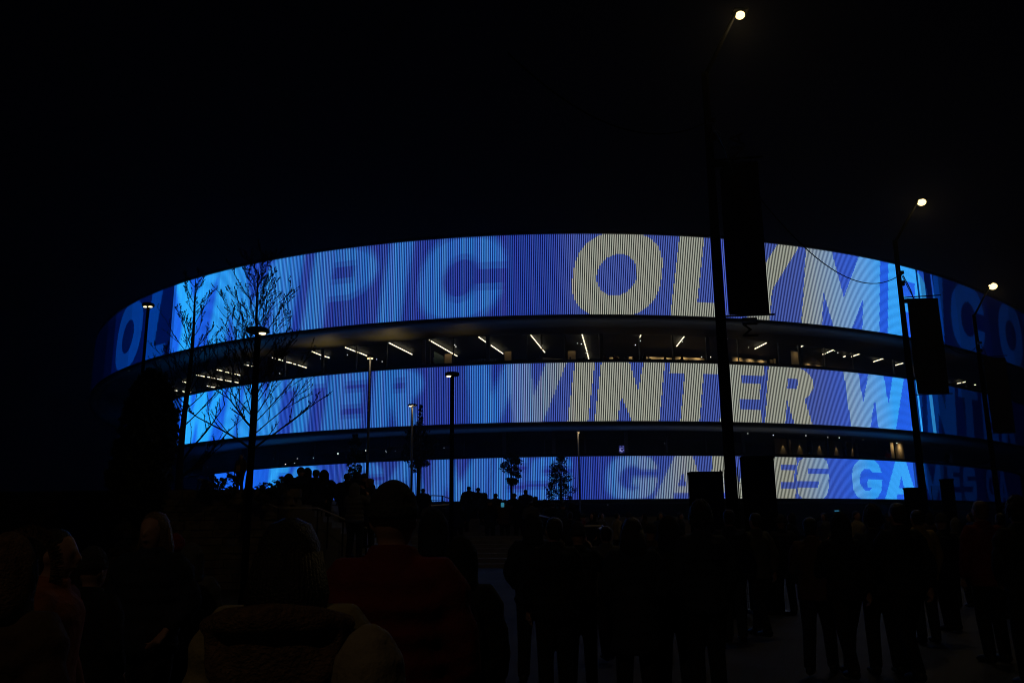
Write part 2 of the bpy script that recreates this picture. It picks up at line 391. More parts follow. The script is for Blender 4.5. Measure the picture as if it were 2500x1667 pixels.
# mullions
for k, zl, zh, pys, cols in ((0, ZT[1] - 1.2, ZB[0] + .1, 850, [470,520,574,597,700,790,873,945,1036,1050,1108,1192,1288,1380,1468,1562,1645,1728,1803,1900,1953,2012,2080,2178,2225,2290,2350,2410]),
                             (1, ZT[2] - 1.2, ZB[1] + .1, 1080, [500,590,680,770,860,950,1042,1135,1232,1330,1430,1530,1630,1725,1815,1925,2019,2085,2140,2183,2250,2322,2356,2388,2440])):
    for i, c in enumerate(cols):
        u = ring_u_at(k, c, pys, dpt[k] - .3); p, nn, tt = ring_pt(k, u, dpt[k] - .3)
        rz = math.atan2(tt[1], tt[0]); wd = .34 if (i % 3 == 2) else .1
        MB().box((p[0], p[1], (zl + zh) / 2), (wd, .12, zh - zl), rz).build('mullion', M['mullion'], arena)

# ceiling light tubes of the upper gallery, each seen through the glass (photo pixels of both ends)
ZC = ZB[0] + .35
TUBES = [(762,858,786,868),(790,869,804,873),(843,848,866,857),(869,858,874,860),(878,861,897,869),(950,837,1006,865),(1048,830,1105,863),(1109,865,1116,869),
 (1169,823,1192,839),(1199,843,1228,863),(1296,818,1330,860),(1421,816,1433,858),(1434,862,1438.5,881),(1559.5,827,1565,817.5),(1652,845,1671,820.5),(1772,830,1779,823),
 (1843,851.5,1871,837),(1875,834,1880,832),(1954,847,1969,839.5),(2008.5,865,2015,863),(2019,861,2051,846.5),(2059,871,2064,869.5),(2078.5,870.5,2112,859.5),(2117,857.5,2123,855.5),
 (2132.5,883,2173,869.5),(2178,868,2185,866),(2184,892,2206,886),(2210,884,2219,882.5),(2231,880.5,2239,877),
 (665,873,690,880),(697,883,712,886),(717,888,722,889.5),(728,891,748,897.5),(592,888.5,596,889.5),(601,890.5,607,892),(614,893.5,620,895),
 (530,902.5,544,905.5),(550,907.5,559,909.5),(564,910.5,587,916),(474,914,480,915.5),(484,916,499,919),(507,920,512,921),(516,922,534,925.5),(536,926,543,927),(548,928,582,934),
 (426.5,927.5,435,929),(446,931.5,457,934),(505.5,942,510.5,943),(515,944,535,947.5),(400,949,405,950),(425,952.5,433,953.5),(446,955,450,956),(460,957,466,958),(424,968,432,969),
 (2311,938.5,2315,939),(2334.5,920.5,2344,918),(2348,917.5,2357,915.5),(2362.5,914.5,2375,911.5),(2337,936,2346,934),(2350.5,933.5,2359,931.5),(2365,931.5,2384,928),(2388,928,2392,926.5),(2379,939.5,2385,938),(2390,938,2394,937),(2402,936,2407,934.5)]
for a, b, c, d in TUBES:
    MB().tube([atz(a, b, ZC), atz(c, d, ZC)], .05 + .00 * a, 6).build('ceiling_tube', M['strip'], arena)
# spot lamps in the two galleries and under the lowest ring: (px, py, size)
DOTS0 = [(783,875,2),(848,866,2.2),(919.5,877,2.4),(933,882.5,2.4),(1110,842,3),(1113,846,3),(1324,843.5,2.8),(1419.5,839.5,3),(1431,862,2.6),(1551.5,842,3),(1563.5,831.5,2.8),(1666,834,2.8),(1713,871,2.6),(1728,875.5,2.8),(1735,871.5,3.2),(1721,882,3),(1827.5,848,2.6),(2045.5,861,2.6),(2038,857,2.2),(2240,899.5,2.2),(539.5,921.5,2.6),(632,897,2),(683,911.5,2.4),(687,912,2.2),(697,885.5,2.2),(1900,846.5,2.4),(1410,838,2)]
DOTS1 = [(506,1139.5,1.8),(667.5,1119.5,1.6),(726,1119,2.6),(765,1117.5,2.6),(719,1130,2.6),(697,1133,4),(802,1123,3.2),(803,1126,3),(825,1107,4.5),(893,1099.5,3),(897,1107.5,2),(954,1112,2.6),(943.5,1103,2),(941,1100,1.6),(965,1101,2),(965.5,1111.5,1.8),(992,1097,2),(908,1107,1.6),(914,1119,1.6),(924,1120,1.6),(1084,1093,2),(1148,1109.5,2.4),(1148.5,1103,1.8),(1177,1112.5,2),(1190,1110,1.6),(1194,1109,2),(1231,1086.5,2),(1622.5,1082,2),(1825.5,1058,2.2),(1888,1062,3),(1967.5,1063,2.4),(2049,1068,3),(2021,1067.5,1.6),(2119,1071.5,2.4),(2189.5,1081,3.6),(2213,1079.5,2.8),(2264,1084.5,2.2),(2315,1092.5,2.6),(2393,1104,2),(2107,1073,1.4)]
for px, py, s in DOTS0:
    MB().ball(atz(px, py, ZC - .1), (s * .018 if 440 < px < 2290 else .05), 6, 4).build('spot_lamp', M['dot'], arena)
for px, py, s in DOTS1:
    MB().ball(atz(px, py, ZB[1] + .05), (s * .02), 6, 4).build('downlight', M['dot'], arena)
for px, py, s in [(1417,1220,.7),(1459,1219.5,1),(1497,1221.5,1.8),(1525,1220,.8),(1591.5,1219,.9),(1625.5,1221,1.8),(1656,1219.5,1.2),(1484,1232,.9),(1971,1220,.6),(2067,1221,1.8),(2152,1223.5,1.7),(2347,1230.5,1.6)]:
    d = ray(px, py); Y = float(ring_pt(2, ring_u_at(2, px, py, 1.0), 1.0)[0][1]); MB().ball(at(px, py, Y), s * .026, 6, 4).build('rim_light', M['dot'], arena)
# small lights along the underside of the top ring at its left end
for px, py, s in [(493,853,2),(389.5,879,1.9),(315,905,2),(265,931.5,1.9),(239,957,2.2),(232.5,981.5,1.6),(244,1003.5,2),(267.5,1025,2)]:
    MB().ball(atz(px, py, ZB[0] - .42), .03 if px > 400 else .04, 6, 4).build('edge_light', M['faint'], arena)

# warm lit wall panels seen behind the glass, each washed from above by its own lamp
def lamp(kind, name, loc, energy, color, size=.1, parent=None, aim=None, angle=60, blend=.6):
    L = bpy.data.lights.new(name, kind); L.energy = energy; L.color = color
    if kind in ('POINT', 'SPOT'): L.shadow_soft_size = size
    if kind == 'SPOT': L.spot_size = math.radians(angle); L.spot_blend = blend
    o = link(bpy.data.objects.new(name, L)); o.location = loc
    if aim is not None: o.rotation_euler = (Vector(aim) - Vector(loc)).to_track_quat('-Z', 'Y').to_euler()
    if parent: o.parent = parent
    return o
WARM = (1.0, .72, .38)
def wall_panel(k, x0, y0, x1, y1, inset, power):
    """a beige wall piece standing along the inside of gallery k between two photo columns"""
    A = ring_pt(k, ring_u_at(k, x0, y0, inset), inset)[0]; B = ring_pt(k, ring_u_at(k, x1, y0, inset), inset)[0]
    zt_ = (at(x0, y0, float(A[1])).z + at(x1, y0, float(B[1])).z) / 2; zl = [ZT[1], ZT[2]][k] - 1.24
    dx, dy = B[0] - A[0], B[1] - A[1]; Lw = math.hypot(dx, dy); rz = math.atan2(dy, dx); c = ((A[0] + B[0]) / 2, (A[1] + B[1]) / 2)
    MB().box((c[0], c[1], (zt_ + zl) / 2), (Lw, .1, zt_ - zl), rz).build('wall_panel', M['wall_panel'], arena)
    n = max(1, int(round(Lw / 1.6))); ox, oy = dy / Lw * 1.0, -dx / Lw * 1.0
    for i in range(n):
        t = (i + .5) / n; q = (A[0] + dx * t, A[1] + dy * t)
        lamp('SPOT', 'wall_washer', (q[0] + ox * .7, q[1] + oy * .7, min(zt_ + .5, [ZB[0], ZB[1]][k] + .1)), power / n, WARM, .05, arena, (q[0], q[1], zt_ - .6), 120, 1)
for px0, py0, px1, py1, dy, pw in [(1087,864,1105,888,9,5),(1233,858,1250,885,9,3.2),(1388,857,1405,882,9,3),(1488,872.5,1512,883,14,4),(1536,871,1547,883,14,5),(1574,872,1640,883,14,12),(1648,873,1720,884,14,14),(1788,876,1872,885,14,12),(1880,878,1886,890,9,1),(1889,876,1893,890,9,1.5),(1931,858,1952,896,9,2.6),(1960,889,2008,899,14,7),(2022,894,2076,905,14,7),(2082,899,2116,911,14,5),(2123,904,2131,912,14,1.5),(2136,907,2166,916,14,3),(2184,915,2204,921,14,2)]:
    wall_panel(0, px0, py0, px1, py1, dpt[0] + dy - 6, pw * (2.2 if dy < 10 else 7))
for px0, px1, yb, pw in [(1922,1930,1112,.12),(2172,2182,1118,3),(2184,2205,1120,4),(2328,2332,1135,1),(2334,2350,1136,1.6),(2358,2380,1138,1.8),(2384,2390,1140,.6)]:
    wall_panel(1, px0, yb - 38, px1, yb, dpt[1] + 2.2, pw * 9)
for px, py in [(1965,1082),(2009,1082),(2059,1084),(2102,1087),(2143,1090),(2305,1103)]:      # scallops of light on the inner wall
    u = ring_u_at(1, px, py, dpt[1]); p, nn, tt = ring_pt(1, u, dpt[1] + 3.0); rz = math.atan2(tt[1], tt[0])
    hh = at(px, py, float(p[1])).z
    MB().box((p[0], p[1], (hh + .5 + ZT[2] - 1.2) / 2), (2.3, .1, hh + .5 - ZT[2] + 1.2), rz).build('alcove_wall', M['wall_panel'], arena)
    c = Vector((p[0] + nn[0] * .22, p[1] + nn[1] * .22, hh + .12)); lamp('SPOT', 'alcove_lamp', c, 9, WARM, .02, arena, (p[0] + nn[0] * .14, p[1] + nn[1] * .14, hh - 2), 62, .7)
# unseen uplights added on the ledges to put warm patches on the soffits
for u, e in ((-31, 40), (-22, 230), (-15, 250), (-8, 60), (4, 8), (18, 8), (33, 8), (45, 10)):
    p, nn, tt = ring_pt(1, u, .9); q = ring_pt(1, u, -.2)[0]
    lamp('SPOT', 'soffit_fill', (p[0], p[1], ZT[1] + .1), e * .7, (1, .72, .25), .3, arena, (q[0], q[1], ZB[0]), 120, 1)
for u, e in ((-5, 2), (15, 2), (27, 5), (33, 6), (38, 8), (45, 5)):
    p, nn, tt = ring_pt(2, u, .9); lamp('SPOT', 'soffit_fill', (p[0], p[1], ZT[2] + .1), e * .25, (1, .76, .36), .3, arena, (p[0], p[1], ZB[1]), 130, 1)

def text(body, mat_, size, loc, rot, parent, extr=.01, name='lettering'):
    cu = bpy.data.curves.new(name, 'FONT'); cu.body = body; cu.size = size; cu.extrude = extr; cu.align_x = 'CENTER'; cu.align_y = 'CENTER'
    cu.materials.append(mat_); o = link(bpy.data.objects.new(name, cu)); o.location = loc; o.rotation_euler = rot
    me = bpy.data.meshes.new_from_object(o.evaluated_get(bpy.context.evaluated_depsgraph_get())); mw = o.matrix_basis.copy()
    bpy.data.objects.remove(o); o = link(bpy.data.objects.new(name, me)); o.matrix_basis = mw
    if parent: o.parent = parent
    return o
def inside_sign(px, py, body, size, m, boost=.0, sx=1.0):
    u = ring_u_at(0, px, py, dpt[0] + 3); p = ring_pt(0, u, dpt[0] + 3)[0]; P = at(px, py, float(p[1])); tt = ring_pt(0, u)[2]
    o = text(body, m, size, P, (math.pi / 2, 0, math.atan2(tt[1], tt[0])), arena); o.scale = (sx, 1, 1)
    if boost: lamp('SPOT', 'sign_lamp', (P.x, P.y - 1.2, P.z + 1.4), boost, (1, .95, .85), .1, arena, P, 100, 1)
inside_sign(1181, 880, 'FUTURE MARKET', .40, M['greyink'], 1.6, .97)
inside_sign(1321, 870, 'BAR', .24, M['greyink'], 1.0)
inside_sign(1321, 875.5, 'LOUNGE', .24, M['greyink'])
# the shop poster, turned away from us
pa, pb = at(1060, 858, 82.0), at(1083, 870, 84.5)
pz0 = at(1060, 896, 82.0).z
mesh_obj('poster', [(pa.x, 82.0, pz0), (pb.x, 84.5, pz0), (pb.x, 84.5, pa.z), (pa.x, 82.0, pa.z)], [(0, 1, 2, 3)], M['poster'], arena)
pr_ = math.atan2(84.5 - 82.0, pb.x - pa.x); pc = (Vector((pa.x, 82, 0)) + Vector((pb.x, 84.5, 0))) / 2
text('OFFICIAL', M['ink'], .62, (pc.x - .12, pc.y - .10, pa.z - .85), (math.pi / 2, 0, pr_), arena)
text('STORE', M['ink'], .62, (pc.x - .02, pc.y - .10, pa.z - 1.38), (math.pi / 2, 0, pr_), arena)
lamp('SPOT', 'poster_lamp', (pc.x, pc.y - 2, pa.z + .5), 9, (1, .9, .7), .1, arena, (pc.x, pc.y, pa.z - 1.1), 80, 1)
# the upright information screen in the lower gallery
q = at(1518, 1103, 84.0); scr = empty('information_screen', (q.x, q.y, q.z - .65), .1)
tag(scr, 'small upright glowing blue information screen above the lowest screen ring', 'screen')
MB().box((0, .04, .65), (.62, .06, 1.35)).build('casing', M['black'], scr)
MB().box((0, 0, .65), (.56, .02, 1.3)).build('display', M['screen_dark'], scr)
MB().box((.02, -.015, .14), (.5, .02, .26)).build('picture', M['screen_blue'], scr)
tb = MB()
for cx, cz, wx, wz in ((-.12, 1.2, .1, .06), (.16, 1.2, .12, .06), (-.02, 1.02, .4, .05), (-.14, .82, .16, .22), (.0, .72, .16, .12), (.18, .82, .12, .1), (-.12, .52, .12, .1)): tb.box((cx, -.015, cz), (wx, .02, wz))
tb.build('lines_of_text', M['screen_text'], scr)
# ================================================================ THE GROUND
g = mesh_obj('ground', [(-600, -60, 0), (600, -60, 0), (600, 700, 0), (-600, 700, 0)], [(0, 1, 2, 3)], M['asphalt']); tag(g, kind='structure')
TZ = 2.6                     # level of the raised terrace on the left
def block(name, tv, z0, z1, m):
    nT = len(tv); V = [(x, y, z0) for x, y in tv] + [(x, y, z1) for x, y in tv]
    o = mesh_obj(name, V, [tuple(range(nT, 2 * nT))] + [(i, (i + 1) % nT, (i + 1) % nT + nT, i + nT) for i in range(nT)], m); tag(o, kind='structure')
block('terrace', [(-60, 24), (-6.6, 24), (-6.6, 62), (-60, 62)], 0, TZ, M['concrete'])
block('terrace', [(-6.59, 46), (9, 46), (9, 62), (-6.59, 62)], 0, 2.0, M['concrete'])
sb = MB()
for i in range(12): sb.box((1.2, 34.5 + i, (i + 1) / 12 - .01), (15.5, .995, (i + 1) / 6 - .02))
o = sb.build('steps', M['concrete']); tag(o, kind='structure')
# stone retaining wall in front of it, built of rough courses
st = MB(); z = 0.0; row = 0
while z < 2.45:
    h = random.uniform(.16, .26); x = -22 + random.random() * .4
    while x < -6.3:
        l = random.uniform(.3, .75); st.box((x + l / 2, 23.86 + random.uniform(-.03, .03), z + h / 2), (l - .015, .26, h - .015)); x += l
    z += h
rw = st.build('stone_wall', M['stone']); tag(rw, 'low rough stone retaining wall under the handrail on the left', 'wall')
# stairs up to the terrace
stp = MB()
for i in range(16):
    zz = TZ * (16 - i) / 16; stp.box((-6.58 + .25 * (i + .5), 25.6, zz / 2 - .02), (.248, 3.2, zz))
o = stp.build('stairs', M['concrete']); tag(o, kind='structure')
# handrails
def rail(pts, label, post_h=.95, cat='handrail', r=.024, bars=0, posts=None):
    e = empty('handrail', (pts[0][0], pts[0][1], 0)); tag(e, label, cat); off = Vector(e.location)
    P = [Vector(p) - off for p in pts]
    MB().tube(P, r, 8).build('top_rail', M['steel'], e)
    for b in range(bars): MB().tube([p - Vector((0, 0, .22 * (b + 1))) for p in P], r * .6, 6).build('lower_rail', M['dark_metal'], e)
    for p in (posts or range(len(P))):
        MB().tube([P[p] - Vector((0, 0, post_h)), P[p]], .022, 6).build('post', M['dark_metal'], e)
    return e
rail([at(484, 1168, 24.5), at(562, 1196, 24.0), at(614, 1213, 23.9), at(680, 1240, 23.4), at(776, 1240, 23.0), at(801, 1250, 22.8), at(838, 1266, 22.4), at(895, 1289, 21.8)],
     'thin pale steel handrail sloping down in front of the stone wall')
rail([at(806, 1181, 27.5), at(845, 1183, 27.5)], 'dark triple rail high on the stairs between the two groups of people', bars=3)
rail([at(1052, 1209, 40), at(1080, 1210, 40), at(1100, 1217, 39)], 'short rail at the terrace edge beside the second disc lamp from the centre', bars=2)
rail([at(1052, 1234, 30), at(1098, 1231, 30.5)], 'low pale rail under the terrace edge beside a tall lamp post', .8)
rail([at(1318, 1258, 26), at(1340, 1263, 25)], 'short slanting rail glinting in the dark crowd right of centre', .9)
rail([at(1405, 1285, 20), at(1470, 1283, 20), at(1477, 1287, 19), at(1460, 1290, 18)], 'low bent barrier rail among the people below the lowest ring', .9)

# ================================================================ LAMPS
def street_lamp(x, y, h, arm, label, lr=.09, banner=None, group='tall street lamps along the road'):
    e = empty('street_lamp', (x, y, 0)); tag(e, label, 'street lamp', group)
    MB().tube([(0, 0, 0), (0, 0, .5), (0, 0, .52), (0, 0, h * .55), (0, 0, h - 1.1), (0, 0, h - .95)], [.13, .13, .115, .095, .07, .07], 12).build('pole', M['arm'], e, True)
    ax, ay, az = arm
    MB().tube([(0, 0, h - 1.0), (ax * .10, ay * .10, h - .86 + az * 0), (ax * .9, ay * .9, h + az + .05)], [.045, .045, .035], 8).build('arm', M['arm'], e, True)
    hd = MB().box((ax, ay, h + az + .06), (.30, .20, .05), math.atan2(ay, ax)).build('lamp_head', M['arm'], e)
    MB().ball((ax, ay, h + az - .03), (lr, lr, lr * .8), 14, 10).build('lens', M['street'], hd, True)
    return e, Vector((x + ax, y + ay, h + az - .1))
def wire_clamp(e, z, s=1.0):
    c = MB(); c.box((.03, -.1, z), (.16 * s, .12, .1)); c.box((.06, -.08, z - .35), (.1 * s, .1, .16)); c.box((.13, -.1, z - .95), (.2 * s, .14, .12))
    c.tube([(.1, -.1, z - .1), (.28, -.12, z - .6), (.42, -.12, z - 1.3), (.5, -.1, z - 1.75)], .018, 5)
    return c.build('cable_clamp', M['dark_metal'], e)
ZL = 12.0
lampspec = [(1807, 38, (1713, 105), 1788, 'tallest looking street lamp, nearest, carrying the long dark banner'),
            (2250, 494, (2184, 540), 2258, 'middle street lamp of the row, cables hung on its pole'),
            (2424, 699, (2372, 716), 2440, 'farthest street lamp by the right edge, its light over the ring')]
POLES = []
for (lx, ly, (tx, ty), bx, lab) in lampspec:
    L = atz(lx, ly, ZL - .03); Y = L.y                       # the head hangs at 12 m
    x = col_x(bx, Y, 2.0); top = 11.1
    xt = col_x(tx, Y, 11.0)
    e, lp = street_lamp(x, Y, 11.6, (L.x - x, 0, ZL - 11.6), lab, .095 + .004 * (Y - 15))
    POLES.append((e, x, Y, lp))
    lamp('SPOT', 'lamp_light', (L.x - x, 0, ZL - .2), 10, (1, .78, .42), .15, e, None, 105, .6)
    lamp('POINT', 'lamp_glow', (L.x - x, 0, ZL - .2), 75, (1, .74, .34), .09, e)
# one more of the row stands behind the viewer and lights the coats
x, y = -6.0, -6.5
e, lp = street_lamp(x, y, 11.6, (1.9, 0, .4), 'tall street lamp standing behind the viewer')
lamp('SPOT', 'lamp_light', (1.9, 0, 11.8), 140, (1, .70, .38), .2, e, (5.2, 10.5, 0.4), 72, .9)

def banner(x, y, z0, z1, w_, label, writing=None):
    e = empty('banner', (x, y, z0)); tag(e, label, 'banner', 'banners on the street lamps')
    h = z1 - z0; n = 14; V = []; Fc = []
    for i in range(n + 1):
        for j in range(7):
            zz = h * i / n; xx = .12 + (w_ - .12) * j / 6; yy = .035 * math.sin(zz * 1.3 + j * .5) * math.sin(math.pi * i / n)
            V.append((xx, yy, zz)); 
    for i in range(n):
        for j in range(6):
            a = i * 7 + j; Fc.append((a, a + 1, a + 8, a + 7))
    b = len(V); V += [(p[0], p[1] + .006, p[2]) for p in V[:b]]; Fc += [(q[3] + b, q[2] + b, q[1] + b, q[0] + b) for q in Fc[:]]
    mesh_obj('cloth', V, Fc, M['banner'], e, True)
    MB().tube([(0, 0, h + .03), (w_ + .1, 0, h + .10)], .02, 6).build('top_arm', M['arm'], e)
    MB().tube([(0, 0, -.03), (w_ + .1, 0, .0)], .02, 6).build('bottom_arm', M['dark_metal'], e)
    for wd_, dz in ((writing or '').split() and zip(writing.split(), (-1.25, 1.25))): text(wd_, M['bannerink'], .42, ((w_ + .12) / 2, -.05, h / 2 + dz), (math.pi / 2, -math.pi / 2, 0), e, .004)
    return e
def banner_px(i, px_l, px_r, py_t, py_b, label, writing=None):
    e, x, Y, lp = POLES[i]; Yb = Y - .02
    zt_ = at((px_l + px_r) / 2, py_t, Yb).z; zb_ = at((px_l + px_r) / 2, py_b, Yb).z
    w_ = at(px_r, (py_t + py_b) / 2, Yb).x - x
    return banner(x + .05, Yb, zb_, zt_, w_, label, writing)
banner_px(0, 1765, 1858, 395, 768, 'long dark banner on the nearest street lamp, covering part of the top ring', 'MILANO CORTINA')
banner_px(1, 2222, 2300, 728, 961, 'dark banner on the second street lamp, over the gap under the top ring')
banner_px(2, 2402, 2464, 873, 1056, 'faint dark banner on the farthest street lamp by the right edge')
for i, px_, py_ in ((0, 1725, 303), (1, 2200, 668), (2, 2388, 838)):
    e, x, Y, lp = POLES[i]; wire_clamp(e, at(px_, py_, Y).z)
# coil of spare cable on the nearest pole
e, x, Y, lp = POLES[0]; c = at(1745, 337, Y)
MB().tube([(c.x - x + .1 * math.cos(a), -.12, c.z + .09 * math.sin(a)) for a in np.linspace(0, 2 * math.pi, 15)], .008, 5).build('cable_coil', M['mullion'], e)
# hanging cables between the poles
def cable(a, b, sag, label):
    P = [a.lerp(b, t) - Vector((0, 0, sag * 4 * t * (1 - t))) for t in np.linspace(0, 1, 25)]
    o = MB().tube(P, .014, 5).build('overhead_cable', M['arm']); tag(o, label, 'cable', 'cables hung between the street lamps')
p0 = at(1724, 300, POLES[0][2]); p1 = at(2200, 669, POLES[1][2]); p2 = at(2388, 840, POLES[2][2])
cable(p0, p1, 1.45, 'thin sagging cable from the nearest street lamp to the second')
cable(p1, p2, 1.3, 'thin sagging cable from the second street lamp to the farthest')
cable(at(1240, 130, 12), p0, .7, 'thin cable coming in from the upper left to the nearest street lamp')

# dark totem boxes and mesh barriers round the foot of the lamp posts
def totem(px0, px1, pyt, Y, label, zt=None):
    a, b = at(px0, pyt, Y), at(px1, pyt, Y); e = empty('advertising_totem', ((a.x + b.x) / 2, Y, 0)); tag(e, label, 'totem', 'dark totem boxes by the street lamps')
    w_ = b.x - a.x; h = a.z
    MB().box((0, 0, h / 2), (w_, .3, h - .1)).build('cabinet', M['arm'], e); MB().box((0, 0, .03), (w_ + .1, .6, .06)).build('plinth', M['dark_metal'], e)
    MB().box((0, 0, h - .025), (w_ + .03, .33, .05)).build('cap', M['arm'], e)
def mesh_fence(px0, px1, pyt, Y, label):
    a, b = at(px0, pyt, Y), at(px1, pyt, Y); e = empty('mesh_barrier', (a.x, Y, 0)); tag(e, label, 'barrier', 'mesh barriers by the street lamps')
    w_ = b.x - a.x; h = a.z; m_ = MB()
    for i in range(int(w_ / .035) + 1): m_.tube([(i * .035, 0, .1), (i * .035, 0, h)], .004, 4)
    for i in range(int(h / .12)): m_.tube([(0, 0, .1 + i * .12), (w_, 0, .1 + i * .12)], .004, 4)
    m_.build('wire_mesh', M['dark_metal'], e); MB().tube([(0, 0, 0), (0, 0, h)], .014, 6).build('post', M['dark_metal'], e)
Y0 = POLES[0][2]; Y1 = POLES[1][2]
totem(1683, 1758, 1152, Y0 + .6, 'low dark totem box left of the nearest street lamp')
totem(1812, 1883, 1114, Y0 + .6, 'tall dark totem box right of the nearest street lamp')
mesh_fence(1759, 1773, 1146, Y0 + .6, 'narrow mesh barrier left of the nearest street lamp')
mesh_fence(1800, 1811, 1140, Y0 + .6, 'narrow mesh barrier right of the nearest street lamp')
totem(2210, 2239, 1190, Y1 + .6, 'small dark totem box left of the second street lamp')
totem(2299, 2321, 1169, Y1 + .6, 'tall dark totem box right of the second street lamp')
mesh_fence(2240, 2257, 1190, Y1 + .6, 'mesh barrier left of the second street lamp')
mesh_fence(2273, 2298, 1185, Y1 + .6, 'mesh barrier right of the second street lamp')

# disc-headed path lamps
def disc_lamp(px, py, Y, z0, label, rad=.24, lit=(-1, 1), wobble=0, power=2.0, pole_r=.055, throw=8):
    c = at(px, py, Y); h = c.z - z0; e = empty('disc_lamp', (c.x, c.y, z0)); tag(e, label, 'lamp post', 'disc lamps along the path')
    MB().tube([(0, 0, 0), (0, 0, .3), (0, 0, .31), (0, 0, h)], [pole_r * 1.3, pole_r * 1.3, pole_r, pole_r * .85], 10).build('pole', M['arm'] if power < 1 else M['dark_metal'], e, True)
    hd = MB().tube([(0, 0, h - .05), (0, 0, h - .03), (0, 0, h + .03), (0, 0, h + .06)], [rad * .8, rad, rad, rad * .85], 24).build('disc_head', M['black'], e, True)
    for s in lit: MB().tube([(s * rad * .42, -.02, h - .075), (s * rad * .42, -.02, h - .052)], [rad * .30, rad * .32], 14, 1, .75).build('lens', M['lampglow'], hd)
    if power > 1: lamp('POINT', 'lamp_light', (0, -.12, h - .14), power, (1, .78, .46), .05, e)
    lamp('SPOT', 'wide_lamp_light', (0, .3, h - .12), throw, (1, .70, .40), .08, e, (0, 2.3, h - 2.4), 125, .6)
    return e
disc_lamp(362, 745, 27.3, TZ, 'disc lamp at the far left in front of the letters O and L', .20, power=.4)
disc_lamp(630, 808, 17.2, 0, 'large near disc lamp in front of the two bare trees', .235, (1,), pole_r=.075, power=.5, throw=9)
disc_lamp(904, 872, 36, TZ, 'disc lamp shining brightly inside the dark upper gallery gap', .17, power=6)
disc_lamp(1007, 989, 48, 1.5, 'lowest left of centre disc lamp beside a thin leafy tree', .27, (-1,), pole_r=.07, power=6)
disc_lamp(1104, 914, 26, 0, 'disc lamp with its head dark against the top of the middle ring', .235, (-1,), pole_r=.07, power=.4)
disc_lamp(1411, 1054, 64, 1.0, 'small far lamp post right of centre below the middle ring', .17, (1,), pole_r=.07, power=8)

# night air over the whole place, thin enough that only lamps and screens show it
HAZE = 1
if HAZE:
    hz = MB().box((0, 150, 44), (500, 380, 92)).build('haze', M['black']); tag(hz, kind='stuff')
    hm = bpy.data.materials.new('night_air'); hm.use_nodes = True; n = hm.node_tree; n.nodes.clear()
    o_ = n.nodes.new('ShaderNodeOutputMaterial'); pv = n.nodes.new('ShaderNodeVolumePrincipled')
    pv.inputs['Color'].default_value = (.9, .92, 1, 1); pv.inputs['Density'].default_value = .00032; pv.inputs['Anisotropy'].default_value = .75
    n.links.new(pv.outputs[0], o_.inputs['Volume']); hz.data.materials.clear(); hz.data.materials.append(hm); hm.cycles.homogeneous_volume = True
# ================================================================ TREES
def branch_tree(px, py_top, Y, z0, label, spread, seed, first, trunk_r=.09, lean=0, N=30, low=()):
    rd = random.Random(seed); T = at(px, py_top, Y); bx = T.x + lean; e = empty('bare_tree', (bx, Y, z0)); tag(e, label, 'tree', 'leafless young trees on the left')
    h = T.z - z0; tk = MB(); br = MB(); bd = MB(); n = 14
    P = [Vector((-lean * (i / n) ** 1.2 + .05 * math.sin(i / n * 7 + seed), .04 * math.sin(i / n * 5), h * i / n)) for i in range(n + 1)]
    tk.tube(P, [trunk_r * (1 - t) ** .8 + .008 for t in np.linspace(0, 1, n + 1)], 7); tk.build('trunk', M['bark'], e, True)
    def grow(p, d, L, r, lvl, curl):
        k = 9 if lvl == 0 else 5; q = p.copy(); dd = d.copy(); pts = [p]
        for i in range(k):
            dd = (dd + Vector((rd.uniform(-.12, .12), rd.uniform(-.12, .12), curl + rd.uniform(-.06, .06)))).normalized(); q = q + dd * (L / k); pts.append(q.copy())
            if lvl < 2 and i > 0 and rd.random() < (.85 if lvl == 0 else .45):
                side = Vector((rd.uniform(-1, 1), rd.uniform(-1, 1), rd.uniform(-.2, .7))).normalized()
                grow(q, (dd * .9 + side * .65).normalized(), L * rd.uniform(.22, .42) * (1.15 - .5 * i / k), r * .42, lvl + 1, .05)
            if rd.random() < .8: bd.ball(q + Vector((rd.uniform(-.02, .02), 0, .01)), .015, 4, 3)
        br.tube(pts, [r * (1 - .8 * i / k) + .0035 for i in range(k + 1)], 4, cap=False)
    for i in range(N):
        t = first + (.97 - first) * (i / N); p = P[int(t * n)].lerp(P[min(n, int(t * n) + 1)], t * n - int(t * n))
        a = i * 2.4 + rd.uniform(-.4, .4); up = .7 + t * .6
        d = Vector((math.cos(a), math.sin(a) * .7, up)).normalized(); grow(p, d, spread * (1.25 - .95 * t) * rd.uniform(.75, 1.15), trunk_r * .18 * (1.15 - t), 0, .045)
    for t, a, L in low:
        p = P[int(t * n)]; grow(p, Vector((a, 0, .75)).normalized(), L, trunk_r * .3, 0, .02)
    br.build('crown', M['bark'], e); bd.build('buds', M['bark'], e)
branch_tree(481, 676, 25.5, TZ, 'bare young tree left of the dark letter Y shape, beside the dark evergreen', 2.0, 3, .30, .11, -.08, 26, ((.14, 1, 2.0), (.2, .6, 2.2), (.1, .9, 1.5)))
branch_tree(638, 642, 21.0, TZ - 1.0, 'tallest bare young tree, right behind the large near disc lamp', 2.3, 11, .34, .085, 0, 44, ((.3, -1, 2.0), (.33, 1, 2.0), (.36, -.8, 1.6)))

